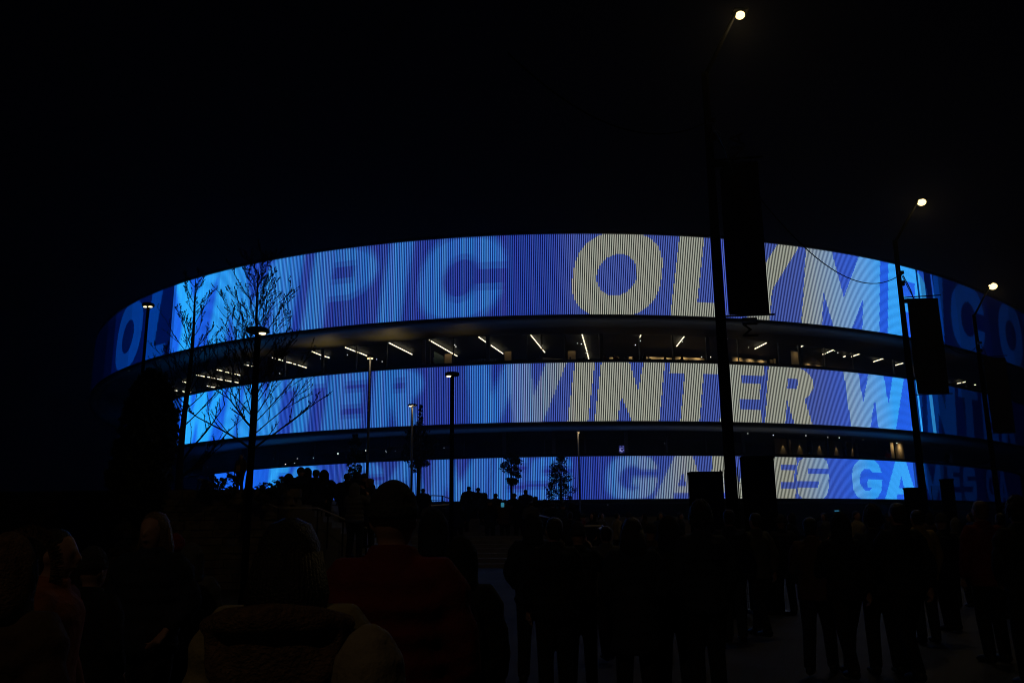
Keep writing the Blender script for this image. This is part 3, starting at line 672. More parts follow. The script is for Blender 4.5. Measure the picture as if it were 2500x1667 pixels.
def leaf_mesh(name, pts, size, m, parent, rd, droop=0):
    """many small leaf faces"""
    n = len(pts); c = np.array(pts); d = rd.normal(size=(n, 3)); d /= np.linalg.norm(d, axis=1)[:, None]
    a = np.cross(d, rd.normal(size=(n, 3))); a /= np.linalg.norm(a, axis=1)[:, None]; s = size * rd.uniform(.6, 1.4, n)[:, None]
    V = np.stack([c - d * s, c + a * s * .45, c + d * s, c - a * s * .45], 1).reshape(-1, 3)
    me = bpy.data.meshes.new(name); me.vertices.add(len(V)); me.vertices.foreach_set('co', V.astype(np.float32).ravel())
    me.loops.add(4 * n); me.loops.foreach_set('vertex_index', np.arange(4 * n, dtype=np.int32)); me.polygons.add(n)
    me.polygons.foreach_set('loop_start', np.arange(0, 4 * n, 4, dtype=np.int32)); me.update(calc_edges=True)
    me.materials.append(m); o = link(bpy.data.objects.new(name, me)); o.parent = parent; return o
def leafy(px, Y, z0, py_top, py_low, width_px, label, n, size, seed, shape='cone', m='leaf', group=None, trunk=True, name='leafy_tree', cat='tree', gaps=.35):
    rd = np.random.default_rng(seed); T = at(px, py_top, Y); zl = at(px, py_low, Y).z; wd = width_px / F * Y / 2
    e = empty(name, (T.x, Y, z0)); tag(e, label, cat, group); h = T.z - z0; l = max(zl - z0, .05)
    K = max(40, n // 40); cl = []                        # leaf clusters, uneven
    for i in range(K):
        t = rd.uniform(0, 1) ** (1.1 if shape == 'cone' else .9)
        if shape == 'cone': R = wd * (1 - t) ** .7 * (.55 + .45 * min(1, t * 6))
        elif shape == 'column': R = wd * (1 - .5 * t ** 3) * (.8 + .2 * math.sin(t * 9))
        else: R = wd * math.sqrt(max(0, 1 - (2 * t - 1) ** 2)) * .95
        a = rd.uniform(0, 2 * np.pi); q = R * rd.uniform(0, 1) ** .35
        cl.append((q * math.cos(a), q * math.sin(a), l + (h - l) * t, wd * rd.uniform(.14, .42)))
    pts = []
    for i in range(n):
        c = cl[rd.integers(K)]; v = rd.normal(size=3); v *= c[3] * rd.uniform(.2, 1) ** .5 / np.linalg.norm(v); pts.append((c[0] + v[0], c[1] + v[1], c[2] + v[2] * .8))
    leaf_mesh('crown', pts, size, M[m], e, rd)
    if trunk:
        tb = MB(); tb.tube([(0, 0, 0), (.02, 0, l), (0, 0, h * .95)], [wd * .1 + .03, wd * .07 + .02, .01], 6)
        for c in (cl[:12] if n > 4400 else []): tb.tube([(0, 0, max(l * .9, c[2] - wd * .6)), (c[0], c[1], c[2])], [.018, .006], 4)
        tb.build('trunk', M['bark'], e)
leafy(374, 22.5, 1.6, 915, 1270, 122, 'big dense dark evergreen standing at the left end of the rings', 15000, .11, 5, 'round', cat='tree', name='evergreen_tree')
leafy(318, 22.0, 1.6, 1085, 1240, 80, 'lower dark evergreen bush at the left foot of the big evergreen', 4500, .09, 6, 'round', cat='bush', name='evergreen_bush', trunk=False)
leafy(869, 55, 1.2, 1062, 1185, 38, 'small dark tree behind the people on the stairs', 3600, .085, 8, 'round', group='small leafy trees in front of the lowest ring')
leafy(1028, 52, 1.2, 985, 1048, 18, 'thin spindly leafy tree reaching up beside the lowest disc lamp', 420, .08, 9, 'cone', group='small leafy trees in front of the lowest ring')
leafy(1022, 54, 1.2, 1040, 1150, 84, 'broad leafy tree with a ragged lower edge below the spindly tree', 3200, .085, 10, 'round', group='small leafy trees in front of the lowest ring')
leafy(1248, 58, .6, 1106, 1182, 50, 'small round headed tree in front of the lowest ring left of centre', 2900, .08, 12, 'round', group='small leafy trees in front of the lowest ring')
leafy(1366, 58, .6, 1112, 1222, 82, 'small cone shaped leafy tree with gaps in front of the lowest ring', 2700, .08, 13, 'cone', group='small leafy trees in front of the lowest ring')
for i, (px, Y, pt, pl, wd, n, lab) in enumerate([(516, 23.4, 1163, 1212, 52, 500, 'low shrub with small leaves on the terrace edge, leftmost of the shrubs'), (560, 23.3, 1160, 1214, 50, 520, 'low shrub on the terrace edge left of the person with the lanyard'),
      (607, 23.3, 1188, 1218, 30, 200, 'small low shrub between the person with the lanyard and the near lamp post'), (648, 23.2, 1180, 1226, 50, 420, 'low shrub on the terrace edge just right of the near lamp post'), (685, 23.1, 1166, 1232, 44, 620, 'taller shrub beside the big group of people on the stairs')]):
    leafy(px, Y, TZ - 1.0, pt, pl, wd, lab, n, .05, 20 + i, 'round', 'leaf2', 'shrubs on the terrace edge', False, 'shrub', 'shrub')

# ================================================================ PEOPLE
def remesh(o, voxel, smooth=3):
    md = o.modifiers.new('r', 'REMESH'); md.mode = 'VOXEL'; md.voxel_size = voxel
    ms = o.modifiers.new('s', 'SMOOTH'); ms.iterations = smooth; ms.factor = .5
    dg = bpy.context.evaluated_depsgraph_get(); dg.update()
    me = bpy.data.meshes.new_from_object(o.evaluated_get(dg)); old = o.data; o.modifiers.clear(); o.data = me; bpy.data.meshes.remove(old)
    me.polygons.foreach_set('use_smooth', [True] * len(me.polygons)); me.update(); return me
POSES = {   # side: (elbow, wrist); foot offsets
 'stand': dict(L=((-.245, .0, 1.14), (-.235, .10, .90)), R=((.245, .0, 1.14), (.235, .10, .90)), fl=(-.10, .0, 0), fr=(.10, .03, 0)),
 'pocket': dict(L=((-.27, -.05, 1.16), (-.19, .12, .98)), R=((.27, -.05, 1.16), (.19, .12, .98)), fl=(-.12, .0, 0), fr=(.12, .0, 0)),
 'walk': dict(L=((-.24, .08, 1.15), (-.23, .27, .99)), R=((.24, -.10, 1.15), (.25, -.06, .90)), fl=(-.09, -.22, .03), fr=(.09, .25, 0)),
 'phone': dict(L=((-.26, .10, 1.18), (-.12, .30, 1.34)), R=((.26, .16, 1.28), (.10, .34, 1.50)), fl=(-.11, .0, 0), fr=(.11, .04, 0)),
}
def arm_pts(P, s):
    sh = Vector((s * .175, 0, 1.41)); el = Vector(P['L' if s < 0 else 'R'][0]); wr = Vector(P['L' if s < 0 else 'R'][1]); return sh, el, wr
def body_mesh(pose):
    P = POSES[pose]; b = MB()
    b.tube([(0, 0, .86), (0, 0, .95), (0, 0, 1.08), (0, .01, 1.22), (0, .0, 1.34), (0, -.01, 1.42), (0, -.01, 1.455)],
           [(.10, .08), (.16, .11), (.135, .095), (.15, .105), (.165, .11), (.14, .08), (.07, .06)], 16)
    b.tube([(0, -.01, 1.42), (0, .0, 1.50), (0, .01, 1.56)], [(.065, .062), (.055, .056), (.056, .06)], 12)       # neck
    # head: jaw, cheeks, brow, crown
    b.tube([(0, .065, 1.515), (0, .045, 1.535), (0, .03, 1.57), (0, .018, 1.62), (0, .005, 1.67), (0, -.002, 1.71), (0, -.004, 1.74), (0, -.004, 1.752)],
           [(.02, .02), (.045, .055), (.062, .078), (.073, .094), (.076, .097), (.066, .085), (.04, .055), (.012, .015)], 16)
    b.tube([(0, .11, 1.650), (0, .128, 1.615), (0, .117, 1.60)], [.009, .014, .010], 8)                                # nose
    b.tube([(-.024, .102, 1.572), (0, .112, 1.574), (.024, .102, 1.572)], [.004, .0085, .004], 6)                       # mouth
    for s in (-1, 1):
        b.ball((s * .030, .098, 1.640), (.013, .008, .008), 8, 6); b.tube([(s * .014, .107, 1.659), (s * .048, .092, 1.661)], .0065, 6)   # eye, brow
        b.ball((s * .078, .0, 1.628), (.010, .019, .031), 8, 6)                                                        # ear
        sh, el, wr = arm_pts(P, s)
        b.tube([sh + Vector((-s * .06, 0, .02)), sh, sh.lerp(el, .5), el, el.lerp(wr, .4), wr], [.05, .055, .047, .039, .036, .026], 10)
        # hand: palm, four unequal curled fingers and a thumb off its side
        d = (wr - el).normalized(); side = d.cross(Vector((s, 0, 0)));
        if side.length < .2: side = d.cross(Vector((0, 0, 1)))
        side.normalize(); nrm = d.cross(side).normalized() * s
        if nrm.x * s > 0: nrm = -nrm
        pm = wr + d * .09
        b.tube([wr, wr + d * .03, pm], [(.024, .020), (.036, .015), (.040, .013)], 10)
        for i, (ln, off) in enumerate(((.070, -.030), (.080, -.010), (.074, .010), (.058, .029))):
            q0 = wr + d * .075 + side * off; q1 = q0 + d * (ln * .55) + nrm * .006; q2 = q1 + d * (ln * .28) + nrm * .02; q3 = q2 + d * (ln * .12) + nrm * .022
            b.tube([q0, q1, q2, q3], [.0095, .009, .0085, .006], 6)
        t0 = wr + d * .03 - side * .026; b.tube([t0, t0 + d * .030 - side * .026 + nrm * .01, t0 + d * .056 - side * .030 + nrm * .022], [.012, .0105, .008], 6)
        # leg
        f = Vector(P['fl' if s < 0 else 'fr']); hip = Vector((s * .088, 0, .92)); an = f + Vector((0, -.01, .085)); kn = hip.lerp(an, .5) + Vector((0, .045, .0))
        b.tube([hip, hip.lerp(kn, .4), kn, kn.lerp(an, .35), an], [.088, .078, .054, .056, .037], 12)
        b.tube([an + Vector((0, -.03, -.045)), an + Vector((0, .05, -.045)), f + Vector((s * .01, .17, .028))], [(.036, .04), (.042, .036), (.036, .022)], 10)
    return b
def jacket_mesh(pose, long=False, puff=1.0, hood='none'):
    P = POSES[pose]; b = MB(); hem = .60 if long else .82
    zs = np.linspace(hem, 1.47, 13)
    def rx(z): return np.interp(z, [.55, .82, .95, 1.08, 1.22, 1.36, 1.43, 1.48], [.235, .205, .205, .185, .20, .215, .18, .09])
    rad = []
    for i, z in enumerate(zs): q = 1 + .045 * puff * (1 if i % 2 else -1) * (puff > 1); rad.append((rx(z) * q * (1 + .06 * (puff - 1)), rx(z) * .76 * q * (1 + .15 * (puff - 1))))
    b.tube([(0, 0, z) for z in zs], rad, 20)
    b.tube([(0, -.01, 1.43), (0, .0, 1.50), (0, .005, 1.535)], [(.12, .11), (.092, .09), (.088, .088)], 14)            # collar
    for s in (-1, 1):
        sh, el, wr = arm_pts(P, s); k = .008 * (puff > 1)
        pts = [sh + Vector((-s * .10, 0, .0)), sh + Vector((-s * .02, 0, .005))] + [sh.lerp(el, t) for t in (.25, .5, .75)] + [el] + [el.lerp(wr, t) for t in (.3, .6, .93)]
        b.tube(pts, [.085, .092, .088 + k, .078 - k, .074 + k, .068, .066 + k, .058, .047], 12)
    if hood == 'down':
        b.tube([(-.15, -.04, 1.45), (-.10, -.13, 1.42), (0, -.18, 1.40), (.10, -.13, 1.42), (.15, -.04, 1.45)], [.05, .075, .09, .075, .05], 10)
        b.ball((0, -.15, 1.33), (.13, .07, .13), 12, 8)
    return b
def trouser_mesh(pose):
    P = POSES[pose]; b = MB(); b.tube([(0, 0, .80), (0, 0, .90), (0, 0, 1.0)], [(.14, .115), (.18, .135), (.17, .125)], 16)
    for s in (-1, 1):
        f = Vector(P['fl' if s < 0 else 'fr']); hip = Vector((s * .09, 0, .90)); an = f + Vector((0, -.01, .07)); kn = hip.lerp(an, .5) + Vector((0, .045, 0))
        b.tube([hip, hip.lerp(kn, .5), kn, kn.lerp(an, .5), an], [.108, .095, .078, .072, .066], 12)
    return b
def shoe_mesh(pose, s):
    P = POSES[pose]; b = MB()
    if True:
        f = Vector(P['fl' if s < 0 else 'fr']); b.tube([f + Vector((0, -.075, .05)), f + Vector((0, -.03, .06)), f + Vector((0, .06, .05)), f + Vector((s * .01, .16, .035)), f + Vector((s * .01, .20, .03))], [(.035, .045), (.046, .058), (.05, .048), (.045, .034), (.025, .02)], 12)
    return b
def head_cover(kind):
    b = MB()
    if kind == 'short_hair':
        b.tube([(0, -.045, 1.56), (0, -.035, 1.60), (0, -.020, 1.66), (0, -.008, 1.71), (0, -.004, 1.75), (0, -.004, 1.765)], [(.050, .035), (.070, .065), (.083, .088), (.080, .094), (.055, .068), (.02, .025)], 16)
    elif kind == 'long_hair':
        b.tube([(0, -.07, 1.40), (0, -.055, 1.46), (0, -.04, 1.54), (0, -.025, 1.62), (0, -.010, 1.69), (0, -.004, 1.75), (0, -.004, 1.772)], [(.085, .035), (.115, .055), (.112, .075), (.098, .088), (.090, .098), (.062, .07), (.02, .025)], 18)
        for i in range(26):
            a = math.pi * (1.0 + (i + .5) / 26); b.tube([(.088 * math.cos(a), -.01 + .09 * math.sin(a), 1.66), (.112 * math.cos(a), -.02 + .10 * math.sin(a), 1.53), (.10 * math.cos(a), -.05 + .07 * math.sin(a), 1.40 - .03 * (i % 3))], [.012, .014, .005], 5)
    elif kind == 'beanie':
        b.tube([(0, -.005, 1.645), (0, -.005, 1.69), (0, -.005, 1.692), (0, -.006, 1.74), (0, -.008, 1.785), (0, -.008, 1.805)], [(.092, .112), (.094, .113), (.088, .107), (.080, .096), (.048, .058), (.012, .015)], 20)
    elif kind == 'hood':
        b.tube([(0, -.03, 1.46), (0, -.035, 1.54), (0, -.03, 1.62), (0, -.03, 1.70), (0, -.035, 1.77), (0, -.04, 1.80)], [(.12, .11), (.115, .105), (.118, .115), (.108, .108), (.065, .07), (.02, .02)], 18)
    elif kind == 'fur_hood':
        b.tube([(0, -.03, 1.46), (0, -.035, 1.54), (0, -.03, 1.62), (0, -.03, 1.70), (0, -.035, 1.77), (0, -.04, 1.80)], [(.12, .11), (.115, .105), (.118, .115), (.108, .108), (.065, .07), (.02, .02)], 18)
        rd = random.Random(4)
        for i in range(500):
            a = rd.uniform(-.2, 3.34); c = Vector((.118 * math.cos(a), .075, 1.63 + .15 * math.sin(a))); d = Vector((math.cos(a) + rd.uniform(-.5, .5), rd.uniform(-.2, .9), math.sin(a) + rd.uniform(-.5, .5))).normalized()
            b.tube([c, c + d * .05], [.004, .001], 3, cap=False)
    elif kind == 'curly_hair':
        rd = random.Random(2); b.tube([(0, -.04, 1.56), (0, -.03, 1.62), (0, -.008, 1.70), (0, -.004, 1.77), (0, -.004, 1.785)], [(.06, .05), (.088, .085), (.094, .104), (.06, .07), (.02, .02)], 16)
        for i in range(220):
            a = rd.uniform(0, 6.28); t = rd.uniform(0, 1); z = 1.60 + .2 * t; r = .095 * math.sqrt(max(.05, 1 - t ** 2.5))
            if math.sin(a) > .3 and z < 1.70: continue
            b.ball((r * math.cos(a), -.01 + r * 1.1 * math.sin(a), z), .018, 5, 4)
    return b
MESH = {}
def get_mesh(key, fn, voxel):
    if key not in MESH:
        o = fn().build('tmp', M['black']); 
        if voxel: remesh(o, voxel)
        else: o.data.polygons.foreach_set('use_smooth', [True] * len(o.data.polygons))
        me = o.data; bpy.data.objects.remove(o); me.name = '_'.join(map(str, key)); MESH[key] = me
    return MESH[key]
def cloth(name, c, bump=.5, bs=14): return mat(name, c, .85, noise=.22, nscale=6, bump=min(1, bump * 1.8), bscale=bs, spec=.2)
SKIN = mat('skin', (.42, .24, .17), .55, noise=.05, spec=.3)
CL = {'olive': cloth('olive_jacket', (.30, .25, .12)), 'red': cloth('red_jacket', (.17, .022, .016)), 'navy': cloth('navy_coat', (.025, .03, .05)), 'black': cloth('black_coat', (.018, .018, .02)),
      'grey': cloth('grey_coat', (.10, .10, .10)), 'brown': cloth('brown_coat', (.10, .06, .035)), 'beige': cloth('beige_coat', (.30, .25, .17)), 'orange': cloth('rust_jacket', (.28, .09, .03)),
      'blue': cloth('blue_jacket', (.04, .07, .16)), 'yellow': cloth('ochre_jacket', (.34, .24, .07)), 'jeans': cloth('denim', (.035, .045, .07)), 'dark': cloth('dark_trousers', (.018, .018, .022)),
      'hair': mat('dark_hair', (.02, .014, .01), .45, noise=.3, nscale=60, bump=.6, bscale=120), 'blond': mat('fair_hair', (.16, .10, .05), .5, noise=.3, nscale=60, bump=.6, bscale=120),
      'wool': cloth('dark_wool', (.05, .05, .06), .9, 60), 'redwool': cloth('red_wool', (.25, .02, .02), .9, 60), 'fur': mat('brown_fur', (.16, .09, .05), .9, noise=.4, nscale=30, bump=1, bscale=90), 'shoe': mat('shoe_leather', (.02, .018, .016), .5), 'paper': mat('yellow_paper', (.62, .42, .10), .7, noise=.1)}
VOX = {'near': (.011, .014), 'mid': (.013, .018), 'far': (.024, .03)}
def part(name, me, m, parent, copy=True):
    o = link(bpy.data.objects.new(name, me))
    o.parent = parent
    o.material_slots[0].link = 'OBJECT'; o.material_slots[0].material = m
    return o
def person(px, py_head, Y, z0, label, jacket='black', pose='stand', cover='short_hair', cmat='hair', trousers='dark', rot=0, long=False, puff=1.0, group=None, lod='mid', wide=1.0, hood='none', H=None, lean=0):
    top = {'short_hair': 1.765, 'long_hair': 1.772, 'beanie': 1.805, 'hood': 1.80, 'fur_hood': 1.80, 'curly_hair': 1.79}[cover]
    T = at(px, py_head, Y); s = (T.z - z0) / top if H is None else H / 1.75
    vb, vc = VOX[lod]; base = (T.x, Y, T.z - s * top)
    b = part('person', get_mesh(('body', pose, lod), lambda: body_mesh(pose), vb), SKIN, None)
    b.location = base; b.rotation_euler = (lean, 0, rot); b.scale = (s * wide, s, s); tag(b, label, 'person', group)
    part('jacket', get_mesh(('jacket', pose, lod, long, puff, hood), lambda: jacket_mesh(pose, long, puff, hood), vc), CL[jacket], b)
    part('trousers', get_mesh(('trousers', pose, lod), lambda: trouser_mesh(pose), vc), CL[trousers], b)
    if lod != 'far':
        for sd in (-1, 1): part('shoe', get_mesh(('shoe', pose, sd), lambda: shoe_mesh(pose, sd), 0), CL['shoe'], b)
    nm = {'short_hair': 'hair', 'long_hair': 'hair', 'curly_hair': 'hair', 'beanie': 'knitted_hat', 'hood': 'hood', 'fur_hood': 'hood'}[cover]
    part(nm, get_mesh(('cover', cover), lambda: head_cover(cover), 0 if cover in ('fur_hood', 'curly_hair', 'long_hair') else .010), CL[cmat], b)
    return b
def backpack(b, label, m='black'):
    s = b.scale[2]; e = empty('backpack', b.matrix_basis @ Vector((0, -.20, 1.0)), b.rotation_euler[2]); tag(e, label, 'backpack'); e.scale = (s, s, s)
    q = MB(); q.tube([(0, -.08, 0), (0, -.09, .06), (0, -.09, .30), (0, -.07, .42), (0, -.06, .46)], [(.12, .07), (.16, .10), (.155, .10), (.13, .08), (.06, .04)], 14); q.build('pack', CL[m], e, True)
    MB().tube([(0, -.19, .05), (0, -.195, .2), (0, -.18, .24)], [(.11, .025), (.11, .03), (.08, .01)], 12).build('front_pocket', CL[m], e, True)
    for sd in (-1, 1): MB().tube([(sd * .10, .0, .05), (sd * .17, .02, .2), (sd * .12, .0, .44), (sd * .10, -.02, .46)], [(.022, .006)] * 4, 6).build('strap', M['black'], e)
def hood_and_strap(b):
    e = b
    q = MB(); q.tube([(-.20, -.12, 1.44), (-.12, -.21, 1.46), (0, -.24, 1.47), (.12, -.21, 1.46), (.20, -.12, 1.44)], [.03, .045, .05, .045, .03], 10)
    q.tube([(-.17, -.15, 1.43), (-.15, -.20, 1.32), (-.08, -.22, 1.22), (0, -.225, 1.18), (.08, -.22, 1.22), (.15, -.20, 1.32), (.17, -.15, 1.43)], [.03] * 7, 10)
    q.ball((0, -.17, 1.33), (.16, .07, .14), 14, 10)
    o = q.build('lowered_hood', CL['fur'], b); remesh(o, .012)

# --- the people nearest the camera
pA = person(712, 1264, 2.75, 0, 'long haired person in a light olive jacket with a brown hood lowered, close in front', 'olive', 'stand', 'long_hair', 'hair', puff=1.6, lod='near', wide=1.12, rot=.05)
hood_and_strap(pA)
pB = person(962, 1170, 3.6, 0, 'tall person in a dark beanie and dark red puffer jacket, centre left in front', 'red', 'stand', 'beanie', 'wool', puff=1.6, lod='near', wide=1.15, rot=-.08)
pC = person(1060, 1240, 6.4, 0, 'person with a dark navy hood up, just right of the red jacket', 'navy', 'pocket', 'hood', 'navy', puff=1.3)
pD = person(1128, 1306, 5.0, 0, 'shorter person with a backpack right of the red jacket', 'black', 'stand', 'hood', 'black', puff=1.6, rot=-.25)
backpack(pD, 'dark backpack on the shorter person right of the red jacket', 'grey')
person(138, 1289, 4.0, 0, 'short haired person in a rust jacket seen in profile at the far left', 'orange', 'stand', 'short_hair', 'hair', rot=-1.45, lod='near')
person(40, 1298, 3.2, 0, 'person in a fur trimmed hood cut by the left edge', 'brown', 'pocket', 'fur_hood', 'fur', rot=-.2, puff=1.3, lod='near')
person(380, 1248, 6.0, 0, 'fair haired person in a wide dark coat facing the camera on the left', 'navy', 'pocket', 'long_hair', 'blond', rot=3.0, puff=1.6, wide=1.08)
person(430, 1300, 7.2, 0, 'person in a red knitted hat behind the fair haired person', 'red', 'stand', 'beanie', 'redwool', rot=.2)
person(470, 1322, 6.8, 0, 'short person in a grey coat left of the olive jacket', 'grey', 'stand', 'hood', 'grey', rot=.3, puff=1.3)
person(905, 1520, 2.2, 0, 'low child in a pale hooded coat in front of the red jacket', 'beige', 'stand', 'hood', 'beige', puff=1.3, rot=.1, lod='near')
person(230, 1330, 5.0, 0, 'dark coated person between the profile and the fair haired person', 'black', 'pocket', 'beanie', 'wool', rot=-.3)
# --- the crowd on the plaza, right half
mid = [
 (1300, 1250, 9.5, 'navy', 'pocket', 'hood', 'navy', 'dark', 0, 'hooded person in navy, first right of the backpack wearer'),
 (1352, 1262, 8.0, 'black', 'stand', 'short_hair', 'hair', 'dark', .2, 'broad person in black in front of the cone shaped tree'),
 (1410, 1270, 9.0, 'black', 'phone', 'beanie', 'wool', 'jeans', -.2, 'person in a beanie with both forearms raised near the bent barrier rail'),
 (1478, 1283, 11.0, 'grey', 'walk', 'short_hair', 'hair', 'dark', .1, 'person in grey walking right of the bent barrier rail'),
 (1542, 1262, 7.5, 'navy', 'pocket', 'long_hair', 'hair', 'dark', 0, 'long haired person in a long navy coat left of the low totem box'),
 (1588, 1274, 12.0, 'brown', 'stand', 'beanie', 'wool', 'dark', .5, 'person in a brown coat just behind the long navy coat'),
 (1632, 1256, 8.2, 'black', 'walk', 'hood', 'black', 'jeans', -.3, 'hooded person in black walking below the low totem box'),
 (1708, 1224, 8.0, 'navy', 'stand', 'curly_hair', 'hair', 'dark', .1, 'tall curly haired person in navy under the low totem box'),
 (1778, 1243, 12.5, 'black', 'stand', 'short_hair', 'hair', 'jeans', 0, 'short haired person in black at the foot of the nearest street lamp'),
 (1842, 1251, 13.0, 'grey', 'walk', 'short_hair', 'hair', 'dark', .4, 'person in grey walking below the tall totem box'),
 (1905, 1254, 16.0, 'black', 'pocket', 'beanie', 'wool', 'dark', 0, 'distant person in a beanie right of the tall totem box'),
 (1976, 1262, 9.8, 'brown', 'walk', 'short_hair', 'hair', 'dark', -.5, 'person in brown walking, face half turned, under the letter S'),
 (2046, 1248, 9.6, 'black', 'walk', 'hood', 'black', 'dark', .1, 'hooded person in black walking under the letter G'),
 (2128, 1234, 9.8, 'navy', 'pocket', 'curly_hair', 'hair', 'dark', -.1, 'curly haired person in navy beside the tall walking person'),
 (2188, 1227, 9.4, 'black', 'walk', 'short_hair', 'hair', 'dark', .15, 'tall person in a dark jacket walking left of the ochre jacket'),
 (2236, 1244, 12.2, 'yellow', 'stand', 'short_hair', 'hair', 'jeans', 0, 'person in an ochre jacket below the second street lamp'),
 (2296, 1250, 13.5, 'black', 'stand', 'beanie', 'wool', 'dark', .3, 'person in a beanie between the ochre and the red jacket'),
 (2330, 1262, 17.0, 'grey', 'pocket', 'hood', 'grey', 'dark', 0, 'distant hooded person in grey at the right'),
 (2390, 1222, 10.5, 'red', 'stand', 'short_hair', 'blond', 'dark', .1, 'fair haired person in a red jacket at the right'),
 (2440, 1252, 15.0, 'navy', 'stand', 'short_hair', 'hair', 'dark', -.3, 'person in navy just behind the red jacket at the right'),
 (2478, 1213, 9.0, 'black', 'pocket', 'curly_hair', 'hair', 'dark', 0, 'tall curly haired person in black cut by the right edge'),
]
for px, py, Y, j, ps, cv, cm, tr, rt, lab in mid:
    person(px, py, Y, 0, lab, j, ps, cv, cm, tr, rt, puff=1.3 if j in ('navy', 'black') else 1.0, long=('long navy' in lab), group='people crossing the plaza on the right')
# --- small distant heads under the lowest ring
fx = [(1392, 1249, 26), (1424, 1252, 31), (1446, 1249, 28), (1468, 1250, 33), (1506, 1251, 30), (1534, 1247, 24), (1572, 1251, 36), (1612, 1249, 27), (1660, 1250, 30), (1735, 1252, 26), (1930, 1249, 24), (2010, 1251, 28), (2090, 1247, 22), (2165, 1252, 30), (2265, 1251, 26), (2368, 1250, 24)]
jk = ['black', 'red', 'navy', 'grey', 'beige', 'black', 'brown', 'blue']; cv_ = [('short_hair', 'hair'), ('beanie', 'wool'), ('hood', 'black'), ('long_hair', 'hair')]
for i, (px, py, Y) in enumerate(fx):
    c, m_ = cv_[i % 4]; j = jk[i % 8]
    ref = ['below the cone shaped tree', 'left of the far lamp post', 'right of the far lamp post', 'farthest below the far lamp post', 'below the letter G of the centre', 'left of the long navy coat', 'farthest back below the white rods', 'behind the black hooded walker', 'left of the curly haired person', 'between the low totem and lamp pole', 'under the lowest ring letter E', 'under the lowest ring letter S', 'behind the curly haired navy coat', 'behind the tall walking person', 'right of the ochre jacket', 'left of the red jacket at the right'][i]
    person(px, py, Y, 0, f'distant {dict(short_hair="bare headed", beanie="beanie wearing", hood="hooded", long_hair="long haired")[c]} person in {j}, ' + ref, j, ['stand', 'walk', 'pocket'][i % 3], c, m_, rot=(i * 1.3) % 6, lod='far', group='distant people below the lowest ring', H=1.72)
# --- people on the stairs and terrace, dark against the lowest ring
sil = [(706, 1155, 25.0, 1.6, 'black', 'pocket', 'hood', 'black', 0, 'hooded broad person, leftmost in the big group on the stairs'),
 (735, 1139, 24.6, 1.8, 'black', 'pocket', 'beanie', 'wool', .3, 'tallest person in the big group on the stairs, in a flat hat'),
 (752, 1141, 25.8, 1.8, 'navy', 'stand', 'hood', 'navy', -.3, 'hooded person behind the tallest of the big group'),
 (772, 1146, 24.8, 1.6, 'black', 'stand', 'short_hair', 'hair', .2, 'bare headed person third from the right of the big group'),
 (792, 1146, 25.4, 1.7, 'black', 'pocket', 'hood', 'black', 0, 'broad hooded person at the right end of the big group'),
 (848, 1155, 26.0, 1.4, 'black', 'stand', 'short_hair', 'hair', 0, 'dark person left in the small group beside the triple rail'),
 (872, 1150, 27.5, 1.6, 'navy', 'stand', 'hood', 'navy', .4, 'hooded person in the middle of the small group on the stairs'),
 (890, 1154, 27.0, 1.6, 'black', 'pocket', 'beanie', 'wool', .4, 'person in a beanie behind the bald head on the stairs'),
 (903, 1167, 22.0, 1.2, 'black', 'phone', 'short_hair', 'blond', .9, 'pale haired person on the stairs lifting both hands'),
 (868, 1178, 21.0, 1.0, 'grey', 'phone', 'hood', 'grey', -.5, 'grey hooded person with a raised arm below the small group'),
]
def step_y(py): q = (1280 - py) / F; return min(54., 5.5967 / (1 / 6 - q)) if 1 / 6 > q else 54.
sil += [(px, py, step_y(py), 0, j, ps, cv, cm, 0, lab) for px, py, j, ps, cv, cm, lab in [(1033, 1192, 'black', 'stand', 'short_hair', 'hair', 'lone dark person right of the dark beanie, before the lowest ring'),
 (1145, 1187, 'black', 'pocket', 'short_hair', 'hair', 'left of the two tall dark people standing close together'),
 (1167, 1190, 'black', 'pocket', 'short_hair', 'hair', 'right of the two tall dark people standing close together'),
 (1183, 1202, 'black', 'stand', 'hood', 'black', 'half hidden person just right of the close pair'),
 (1210, 1204, 'navy', 'pocket', 'short_hair', 'hair', 'dark person left of the round headed tree trunk'),
 (1255, 1203, 'black', 'pocket', 'beanie', 'wool', 'dark person at the trunk of the round headed tree'),
 (1283, 1195, 'black', 'stand', 'short_hair', 'hair', 'upright dark person right of the round headed tree'),
 (1307, 1211, 'black', 'pocket', 'short_hair', 'hair', 'lower dark person left of the cone shaped tree'),
 (1330, 1218, 'navy', 'stand', 'hood', 'navy', 'low hooded person under the cone shaped tree'),
 (1052, 1222, 'grey', 'pocket', 'beanie', 'wool', 'low person in a beanie right of the lone dark person'),
 (1118, 1224, 'black', 'stand', 'hood', 'black', 'low hooded person between the tall lamp post and the close pair'),
 (1131, 1212, 'navy', 'pocket', 'hood', 'navy', 'hooded person at the left shoulder of the close pair'),
 (1196, 1219, 'black', 'stand', 'beanie', 'wool', 'low person in a beanie between the close pair and round tree'),
 (1232, 1219, 'brown', 'stand', 'short_hair', 'hair', 'low person in brown left of the round headed tree trunk'),
 (1268, 1222, 'black', 'pocket', 'hood', 'black', 'low hooded person between the trunk and the upright person'),
 (1297, 1224, 'grey', 'stand', 'short_hair', 'hair', 'low person in grey behind the upright person'),
 (1349, 1226, 'black', 'pocket', 'short_hair', 'hair', 'low bare headed person under the middle of the cone tree'),
 (1374, 1228, 'navy', 'stand', 'beanie', 'wool', 'low person in a beanie under the cone tree'),
 (1396, 1226, 'black', 'stand', 'hood', 'black', 'low hooded person at the right foot of the cone tree'),
 (1084, 1228, 'black', 'stand', 'short_hair', 'hair', 'low bare headed person left of the central disc lamp post')]]
